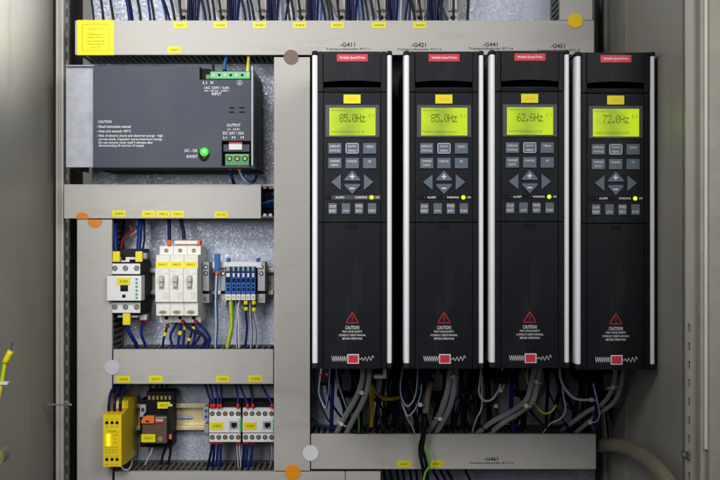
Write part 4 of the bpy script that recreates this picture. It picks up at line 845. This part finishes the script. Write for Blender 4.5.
bk.build('end_clamp', None, 'small bluish grey end clamp left of the small contactors', 'end clamp', 'grey end clamps on the mounting rail')
g = 'wires above the small contactors'
tops = [(205.5, 211.5), (210.5, 214), (215.5, 218), (221, 220.5), (236, 238), (240, 247.5), (250.5, 252.8), (262, 272)]
for i, (xt, xb) in enumerate(tops):
    wire([(xt - 2, 376, -.05), (xt, 385, -.052), ((xt + xb) / 2 + .5, 396, -.055), (xb, 404, -.058), (xb, 408, -.058)], 1.3, 'wire_blue' if i % 3 else 'wire_navy', '%s of eight blue wires from the left above the small contactors' % ORD[i], group=g, fer=[((xb, 408, -.062), (xb, 404, -.061), 1.75, 'ferrule_red')])
g = 'wires below the small contactors'
bots = [(211.8, 207, 'wire_navy'), (214.6, 212, 'wire_navy'), (218, 216, 'wire_blue'), (221, 220, 'wire_blue'), (237, 238, 'wire_white'), (239.4, 240.5, 'wire_white'), (244.5, 242, 'wire_navy'), (247.5, 245, 'wire_blue'), (252.5, 249.5, 'wire_blue'), (271.5, 269.5, 'wire_white')]
for i, (xt, xb, m_) in enumerate(bots):
    wire([(xt, 440, -.05), (xt - .4, 450, -.05), ((xt + xb) / 2, 460, -.048), (xb, 470, -.045), (xb, 478, -.045)], .9 if m_ == 'wire_white' else 1.4, m_, '%s wire from the left below the small contactors' % ORD[i], mat2='wire_navy' if m_ == 'wire_white' else None, group=g, frac=.5,
         fer=[((xt, 441.8, -.055), (xt, 444, -.0545), 1.5, 'ferrule_red')])

# ------------------------------------------------------------------ cabling under the drives
g = 'cables hanging under the drives'
def place(i): return ('leftmost', 'second', 'third', 'rightmost')[i]
for i, ox in enumerate((0, 91.8, 177.6, 263.6)):
    # connector bodies under each drive
    s = MB(); s.box(318 + ox, 331 + ox, 358, 384, -.13, -.05, 'black', .002); s.box(319.5 + ox, 329.5 + ox, 383, 386, -.12, -.06, 'charcoal', .001)
    s.box(340.5 + ox, 351.5 + ox, 357, 391, -.05, -.004, 'cable_grey', .004, 3); s.box(337 + ox, 355 + ox, 391, 397, -.03, -.004, 'charcoal', .001)
    s.box(355 + ox, 384 + ox, 357, 366, -.1, -.02, 'charcoal_dark', .002)
    s.build('connector', None, 'black and grey connector block under the %s drive' % place(i), 'connector', 'connector blocks under the drives')
def c2(pts, r, m_, lab, **kw): return wire(pts, r, m_, lab, group=g, **kw)
c2([(321, 368, -.13), (319.5, 380, -.13), (318.5, 392, -.125), (321.5, 402, -.12), (325.5, 409, -.12), (328, 400, -.125), (329.5, 386, -.13), (330.5, 368, -.13)], .9, 'wire_white', 'white and blue wire loop at the far left under the leftmost drive', mat2='wire_blue', frac=.5, fer=[((320.8, 373, -.131), (320.8, 376, -.131), 1.5, 'ferrule_red')])
c2([(322.5, 368, -.12), (321.5, 385, -.118), (323, 398, -.115), (326.5, 405, -.115)], 1.0, 'wire_blue', 'blue wire inside the white loop under the leftmost drive', fer=[((327, 373, -.131), (327, 376, -.131), 1.5, 'ferrule_red')])
c2([(334, 366, -.11), (332.5, 390, -.1), (331.6, 415, -.08), (331.4, 440, -.05)], 2.0, 'wire_blue', 'thick blue cable straight down under the leftmost drive')
c2([(336, 366, -.11), (338.5, 382, -.1), (343, 396, -.09), (347.5, 409, -.08)], 1.4, 'wire_blue', 'blue and white wire slanting right under the leftmost drive', mat2='wire_white', frac=.25)
c2([(311, 418, -.05), (318, 424, -.05), (328, 428, -.05), (340, 431, -.05), (350, 431, -.04)], 1.3, 'wire_blue', 'blue wire lying low across the duct slots under the leftmost drive')
GC = [[(363.5, 366, -.15), (361.5, 384, -.15), (355, 400, -.13), (346, 415, -.1), (335, 436, -.05)], [(370, 366, -.15), (368, 386, -.15), (362, 403, -.13), (354, 418, -.1), (344, 438, -.05)],
      [(451, 366, -.15), (448, 388, -.15), (443, 406, -.13), (437, 419, -.1), (425, 437, -.05)], [(456, 366, -.15), (454, 388, -.15), (450, 406, -.13), (443, 421, -.1), (432, 440, -.05)],
      [(535, 366, -.15), (531, 385, -.14), (526, 400, -.13), (512, 411, -.1), (492, 422, -.08), (474, 436, -.05)], [(540, 366, -.15), (537, 386, -.14), (532, 402, -.13), (520, 412, -.1), (500, 425, -.08), (486, 438, -.05)],
      [(616, 366, -.15), (613.5, 385, -.14), (604, 402, -.12), (585, 413, -.1), (560, 432, -.05)], [(624, 366, -.15), (621, 385, -.14), (614, 402, -.12), (596, 416, -.1), (572, 436, -.05)]]
for i, pts in enumerate(GC):
    c2(pts, 2.7 if i < 6 else 2.3, 'cable_grey', '%s grey cable of the pair under the %s drive' % (('left', 'right')[i % 2], place(i // 2)), cat='cable', name='cable')
def tie(x_, y_, Y, w_, ang, lab):
    m = MB(); a = math.radians(ang); c, s_ = math.cos(a), math.sin(a)
    m.tube([P(x_ - w_ * c, y_ - w_ * s_, Y + .006), P(x_ - w_ * .5 * c, y_ - w_ * .5 * s_, Y), P(x_ + w_ * .5 * c, y_ + w_ * .5 * s_, Y), P(x_ + w_ * c, y_ + w_ * s_, Y + .006)], .0011, 'tie', 6)
    m.box(x_ - 2, x_ + 1.8, y_ - 2.1, y_ + 2.1, Y - .004, Y, 'tie', .0009); m.build('cable_tie', None, lab, 'cable tie', 'pale cable ties')
tie(361.8, 393, -.150, 5, 12, 'pale cable tie on the grey cables under the leftmost drive'); tie(341.5, 424, -.085, 6, 30, 'pale cable tie low on the grey cables under the leftmost drive')
tie(454, 377, -.157, 4.5, 0, 'pale cable tie high on the grey cables under the second drive'); tie(440, 419, -.108, 5.5, 15, 'pale cable tie low on the grey cables under the second drive'); tie(420.5, 405, -.125, 3, 0, 'pale cable tie on the blue wire under the second drive')
tie(537, 382, -.150, 5, 15, 'pale cable tie high on the grey cables under the third drive'); tie(526.5, 406, -.135, 5, 10, 'pale cable tie at the bend of the grey cables under the third drive'); tie(501, 390.5, -.12, 2, 0, 'pale cable tie on the thin wires under the third drive'); tie(496, 406, -.09, 2, 0, 'pale small cable tie lower left under the third drive')
tie(613.5, 387.5, -.150, 6, -5, 'pale cable tie on the grey cables under the rightmost drive'); tie(592, 400, -.125, 5.5, 5, 'pale cable tie on the blue cable under the rightmost drive'); tie(590.5, 422.5, -.1, 2, 0, 'pale cable tie at the end of the blue cable under the rightmost drive')
cl = MB(); cl.box(383.2, 386.6, 368.6, 378.6, -.17, -.15, 'white_plastic', .0008); cl.box(374, 384, 375.2, 378.6, -.17, -.15, 'white_plastic', .0008)
cl.build('plastic_clip', None, 'white angled plastic clip at the right foot of the leftmost drive', 'clip')
c2([(371, 386, -.09), (371.6, 400, -.08), (371.6, 418, -.07), (371, 440, -.05)], 2.1, 'wire_ochre', 'ochre yellow cable straight down, right of the grey cables under the leftmost drive', cat='cable', name='cable')
c2([(372, 386, -.088), (376, 392, -.085), (383, 398, -.08), (392, 399, -.075), (402, 397, -.06)], 1.9, 'wire_ochre', 'ochre yellow cable curving right between the first two drives', cat='cable', name='cable')
c2([(358, 412, -.05), (359, 424, -.05), (358.5, 440, -.05)], 1.0, 'wire_green', 'short green wire behind the grey cables under the leftmost drive')
c2([(402.5, 366, -.13), (400, 384, -.13), (401, 398, -.125), (407, 406.5, -.12), (413, 402, -.125), (417, 390, -.13), (418.5, 366, -.13)], 1.2, 'wire_white', 'white wire loop under the second drive', mat2='wire_blue', frac=.25)
c2([(404, 366, -.12), (402, 384, -.12), (402.5, 396, -.12), (405, 404, -.12)], 1.7, 'wire_blue', 'blue wire at the left of the white loop under the second drive')
c2([(421.5, 366, -.12), (422, 385, -.12), (420, 398, -.12), (415, 410, -.11), (408, 416, -.1), (404, 409, -.1), (401, 398, -.09)], 1.1, 'wire_blue', 'blue and white wire bending left through the tie under the second drive', mat2='wire_white', frac=.3)
c2([(423, 366, -.11), (423.5, 385, -.11), (420.5, 403, -.115)], 1.5, 'wire_blue', 'straight blue wire beside the white loop under the second drive')
c2([(404, 408, -.09), (407, 418, -.08), (412, 426, -.07), (416, 438, -.06)], .8, 'wire_white', 'thin pale wire curving down left of the black bundle')
c2([(431, 383, -.1), (428, 395, -.11), (425.5, 413, -.11)], 3.2, 'cable_olive', 'thick olive cable sleeve above the black bundle', cat='cable', name='cable')
g = 'black cables crossing in front of the bottom duct'
for i, pts in enumerate(([(424, 405, -.1), (422.5, 420, -.1), (422, 436, -.095), (419.6, 448, -.09), (420.4, 458, -.09), (423, 470, -.09), (424.5, 490, -.088)], [(427, 405, -.1), (425.5, 420, -.105), (424.4, 436, -.1), (422.6, 448, -.095), (424.5, 456, -.092), (427, 468, -.09), (428, 490, -.088)], [(425.5, 400, -.09), (424.5, 420, -.11), (424, 438, -.105), (421.8, 450, -.098), (421.5, 462, -.095), (426, 474, -.092), (430, 492, -.09)])):
    wire(pts, 1.6, 'wire_black', '%s black cable of the bundle crossing the bottom duct' % ('left', 'middle', 'right')[i], group=g, cat='cable', name='cable')
wire([(424.5, 444, -.1), (427.4, 450, -.1), (430.2, 458, -.1), (429, 467, -.098), (425, 474, -.096), (422.5, 488, -.094)], 1.1, 'wire_green', 'bright green wire beside the black bundle crossing the bottom duct', group=g)
g = 'cables hanging under the drives'
c2([(481.5, 366, -.13), (480, 382, -.13), (479, 392, -.128), (483, 400, -.125), (490, 400.5, -.12), (496.5, 394, -.12), (500.5, 384, -.125), (502.5, 366, -.13)], 1.1, 'wire_white', 'white wire loop under the third drive')
c2([(482.5, 375, -.11), (482, 392, -.105), (481.5, 408, -.1), (476, 420, -.09), (471, 436, -.06)], .8, 'wire_white', 'thin pale wire falling from the white loop under the third drive')
c2([(501.5, 366, -.12), (499.5, 385, -.12), (496, 398, -.11), (492.5, 404, -.1)], 1.2, 'wire_navy', 'navy wire crossing the white loop under the third drive')
c2([(506, 366, -.12), (505.5, 380, -.12), (502, 390, -.12)], .9, 'wire_white', 'short white wire at the tie under the third drive')
c2([(513.5, 366, -.11), (511.5, 395, -.1), (511.5, 412, -.09), (514.5, 436, -.06)], 2.2, 'wire_blue', 'thick blue cable straight down under the third drive', cat='cable', name='cable')
c2([(488, 432, -.06), (496, 424, -.06), (508, 422, -.06), (516, 426, -.06), (520, 438, -.05)], 1.9, 'wire_blue', 'blue cable arching low over the duct slots under the third drive', cat='cable', name='cable')
c2([(532.5, 400, -.1), (537, 408, -.1), (544, 413.5, -.1), (551, 412, -.1), (556.5, 405, -.1)], 1.2, 'wire_yellow', 'yellow green wire curve between the third and rightmost drives', mat2='wire_green', frac=.3)
c2([(528, 366, -.1), (526.5, 378, -.1), (529, 386, -.1)], 1.1, 'wire_yellow', 'short yellow wire left of the grey cables under the third drive')
c2([(559.5, 368, -.13), (561, 380, -.13), (566, 390, -.13), (574, 398, -.128), (583, 400, -.126), (592, 399.5, -.126)], 1.2, 'wire_white', 'white wire sweeping right to the tie under the rightmost drive')
c2([(562.5, 384, -.12), (563.5, 396, -.11), (565.5, 410, -.1), (560, 419, -.09), (550, 424, -.08), (541, 436, -.06)], .9, 'wire_white', 'thin pale wire curving down left of the rightmost drive')
c2([(591, 366, -.12), (593, 382, -.12), (596, 398, -.12), (597, 412, -.11), (594, 425, -.1)], 2.6, 'wire_blue', 'thick blue cable through the tie under the rightmost drive', cat='cable', name='cable')
c2([(590, 368, -.126), (593.5, 385, -.128), (597, 400, -.13), (599.5, 414, -.12), (597, 421, -.11), (592, 422.5, -.105)], .7, 'wire_white', 'thin pale wire in front of the thick blue cable under the rightmost drive')
for i, (a, m_) in enumerate(((343, 'wire_black'), (352, 'wire_black'), (378, 'wire_black'), (392, 'wire_black'), (396, 'wire_navy'), (436, 'wire_black'), (462, 'wire_navy'), (470, 'wire_black'), (524, 'wire_black'), (547, 'wire_black'), (577, 'wire_navy'), (583, 'wire_black'))):
    for q in range(2):  # extra black cables, added to darken the clutter against the plate
        zz_ = random.uniform(-26, 26); a2 = a + 8 + q * 9
        c2([(a2, 366, -.035), (a2 + zz_ * .3, 388, -.03 - .012 * q), (a2 + zz_, 408 + 8 * q, -.03), (a2 + zz_ * 1.5, 440, -.03)], random.uniform(1.8, 3.4), 'wire_black', '%s extra black cable beside the %s dark cable against the plate' % (('first', 'second')[q], ORD[i]), cat='cable', name='cable')
    d = random.uniform(-10, 10)
    c2([(a + d * .2, 372, -.045), (a + d, 392, -.05), (a - d * .6, 412, -.045), (a + d * .5, 440, -.04)], random.uniform(1.2, 2.2), m_, '%s of twelve dark cables from the left against the plate under the drives' % ORD[i], cat='cable', name='cable')
g = 'cables hanging under the drives'
tang = [(316, 392, 352, 420), (330, 400, 372, 428), (376, 394, 402, 424), (386, 416, 420, 396), (408, 398, 446, 426), (432, 404, 470, 388), (466, 400, 508, 426), (486, 386, 520, 412), (520, 396, 566, 424), (548, 390, 590, 428), (564, 404, 602, 392)]
for i, (a, b_, c_, d_) in enumerate(tang):
    m_ = ('wire_black', 'wire_navy', 'wire_black', 'wire_black')[i % 4]; y0 = -.06 - .008 * (i % 3)
    mx_, my_ = (a + c_) / 2 + random.uniform(-6, 6), max(b_, d_) + random.uniform(2, 10)
    c2([(a - 3, 366, y0), (a, b_, y0), (mx_, my_, y0 - .01), (c_, d_, y0), (c_ + random.uniform(-8, 8), 438, -.05)], random.uniform(.8, 1.5), m_, '%s sagging dark wire from the left in the tangle under the drives' % ORD[i])
hose = MB(); hose.tube([P(580, 447, -.03), P(604, 445, -.06), P(620, 446, -.135), P(634, 450.5, -.205), P(648, 459, -.262), P(661, 472, -.315), P(671, 487, -.35)], .0088, 'cable_olive', 20, sub=10)
hose.build('conduit_hose', None, 'thick olive grey hose curving down at the lower right', 'hose')
g = 'wires hanging below the bottom duct'
for i, x_ in enumerate((384, 390, 397, 403, 410, 416, 434, 441, 448, 466)):
    wire([(x_ - 1.5, 462, -.045), (x_, 472, -.045), (x_ + 1.5 + (3 if x_ > 430 else 0), 482, -.045), (x_ + 3, 500, -.045)], 1.4, 'wire_navy' if i % 3 == 1 else 'wire_black', '%s wire from the left hanging below the bottom duct' % ORD[i], group=g)

# ------------------------------------------------------------------ earth lead near the camera on the left
Ye = -0.34
ew = wire([(-8, 420, Ye), (-2, 398, Ye), (1.5, 380, Ye), (5, 360, Ye)], 2.0, 'wire_green', 'loose green and yellow earth lead with a yellow sleeve at the left edge', mat2='wire_yellow', frac=.45, cat='earth lead', name='earth_lead', group=None)
ferr(P(4.6, 363, Ye), P(10.8, 351, Ye), 2.9 * K * 1.2, 'ferrule_yellow', ew)
m = MB(); m.tube([P(10.4, 352, Ye), P(12.4, 343, Ye), P(13, 341.6, Ye)], .0009, 'chrome', 8); m.build('bare_tip', ew)
m = MB(); m.box(-3, 7.4, 382, 385.2, Ye - .004, Ye + .004, 'tie', .0008); m.build('cable_tie', None, 'pale cable tie on the earth lead at the left edge', 'cable tie', 'pale cable ties')
m = MB(); m.disc(-1, 457, 4.6, Ye - .003, .02, 'cable_olive', 16, ry=7.5); m.disc(-1, 457, 2.5, Ye - .0045, .002, 'wire_green', 14, ry=4); m.build('cable_gland', None, 'dark green cable gland cut by the left edge near the bottom', 'cable gland')

# ------------------------------------------------------------------ light, world, camera
w = bpy.data.worlds.new('World'); scene.world = w; w.use_nodes = True
w.node_tree.nodes['Background'].inputs['Color'].default_value = (0.80, 0.88, 1.0, 1); w.node_tree.nodes['Background'].inputs['Strength'].default_value = 0.04
def area(name, loc, aim, sx, sy, power, col, spread=math.pi):
    l = bpy.data.lights.new(name, 'AREA'); l.shape = 'RECTANGLE'; l.size = sx; l.size_y = sy; l.energy = power; l.color = col; l.spread = spread
    o = bpy.data.objects.new(name, l); C.objects.link(o); o.location = loc
    o.rotation_euler = (Vector(aim) - Vector(loc)).to_track_quat('-Z', 'Y').to_euler(); return o
area('key_lamp', (-0.34, -1.20, 0.55), (-0.31, 0, 0.25), 0.40, 0.30, 2.95, (1.0, 0.985, 0.965), math.radians(100))
area('fill_lamp', (-0.50, -1.50, 0.22), (-0.37, 0, 0.12), 0.35, 0.35, 0.95, (0.97, 0.98, 1.0), math.radians(66))
l = bpy.data.lights.new('top_spot', 'SPOT'); l.energy = 90; l.color = (0.96, 0.98, 1.0); l.spot_size = math.radians(31); l.spot_blend = 0.8; l.shadow_soft_size = 0.03
o = bpy.data.objects.new('top_spot', l); C.objects.link(o); o.location = (0.25, -0.75, 0.55); o.rotation_euler = (Vector((-0.40, -0.34, 0.37)) - o.location).to_track_quat('-Z', 'Y').to_euler()

area('added_wash', (0.55, -1.40, 0.50), (-0.36, -0.1, 0.16), 0.6, 0.6, 2.2, (1.0, 0.99, 0.97), math.radians(95))  # added lamp, no known source: soft wash for left panel and right frame

cam = bpy.data.cameras.new('camera'); co = bpy.data.objects.new('camera', cam); C.objects.link(co); scene.camera = co
co.location = (0, -D0, 0); co.rotation_euler = (math.radians(90), 0, 0)
cam.sensor_width = 36; cam.lens = 36 / (720 * K); cam.clip_start = 0.05; cam.clip_end = 50
scene.view_settings.view_transform = 'Standard'; scene.view_settings.look = 'None'; scene.view_settings.exposure = 0; scene.view_settings.gamma = 1
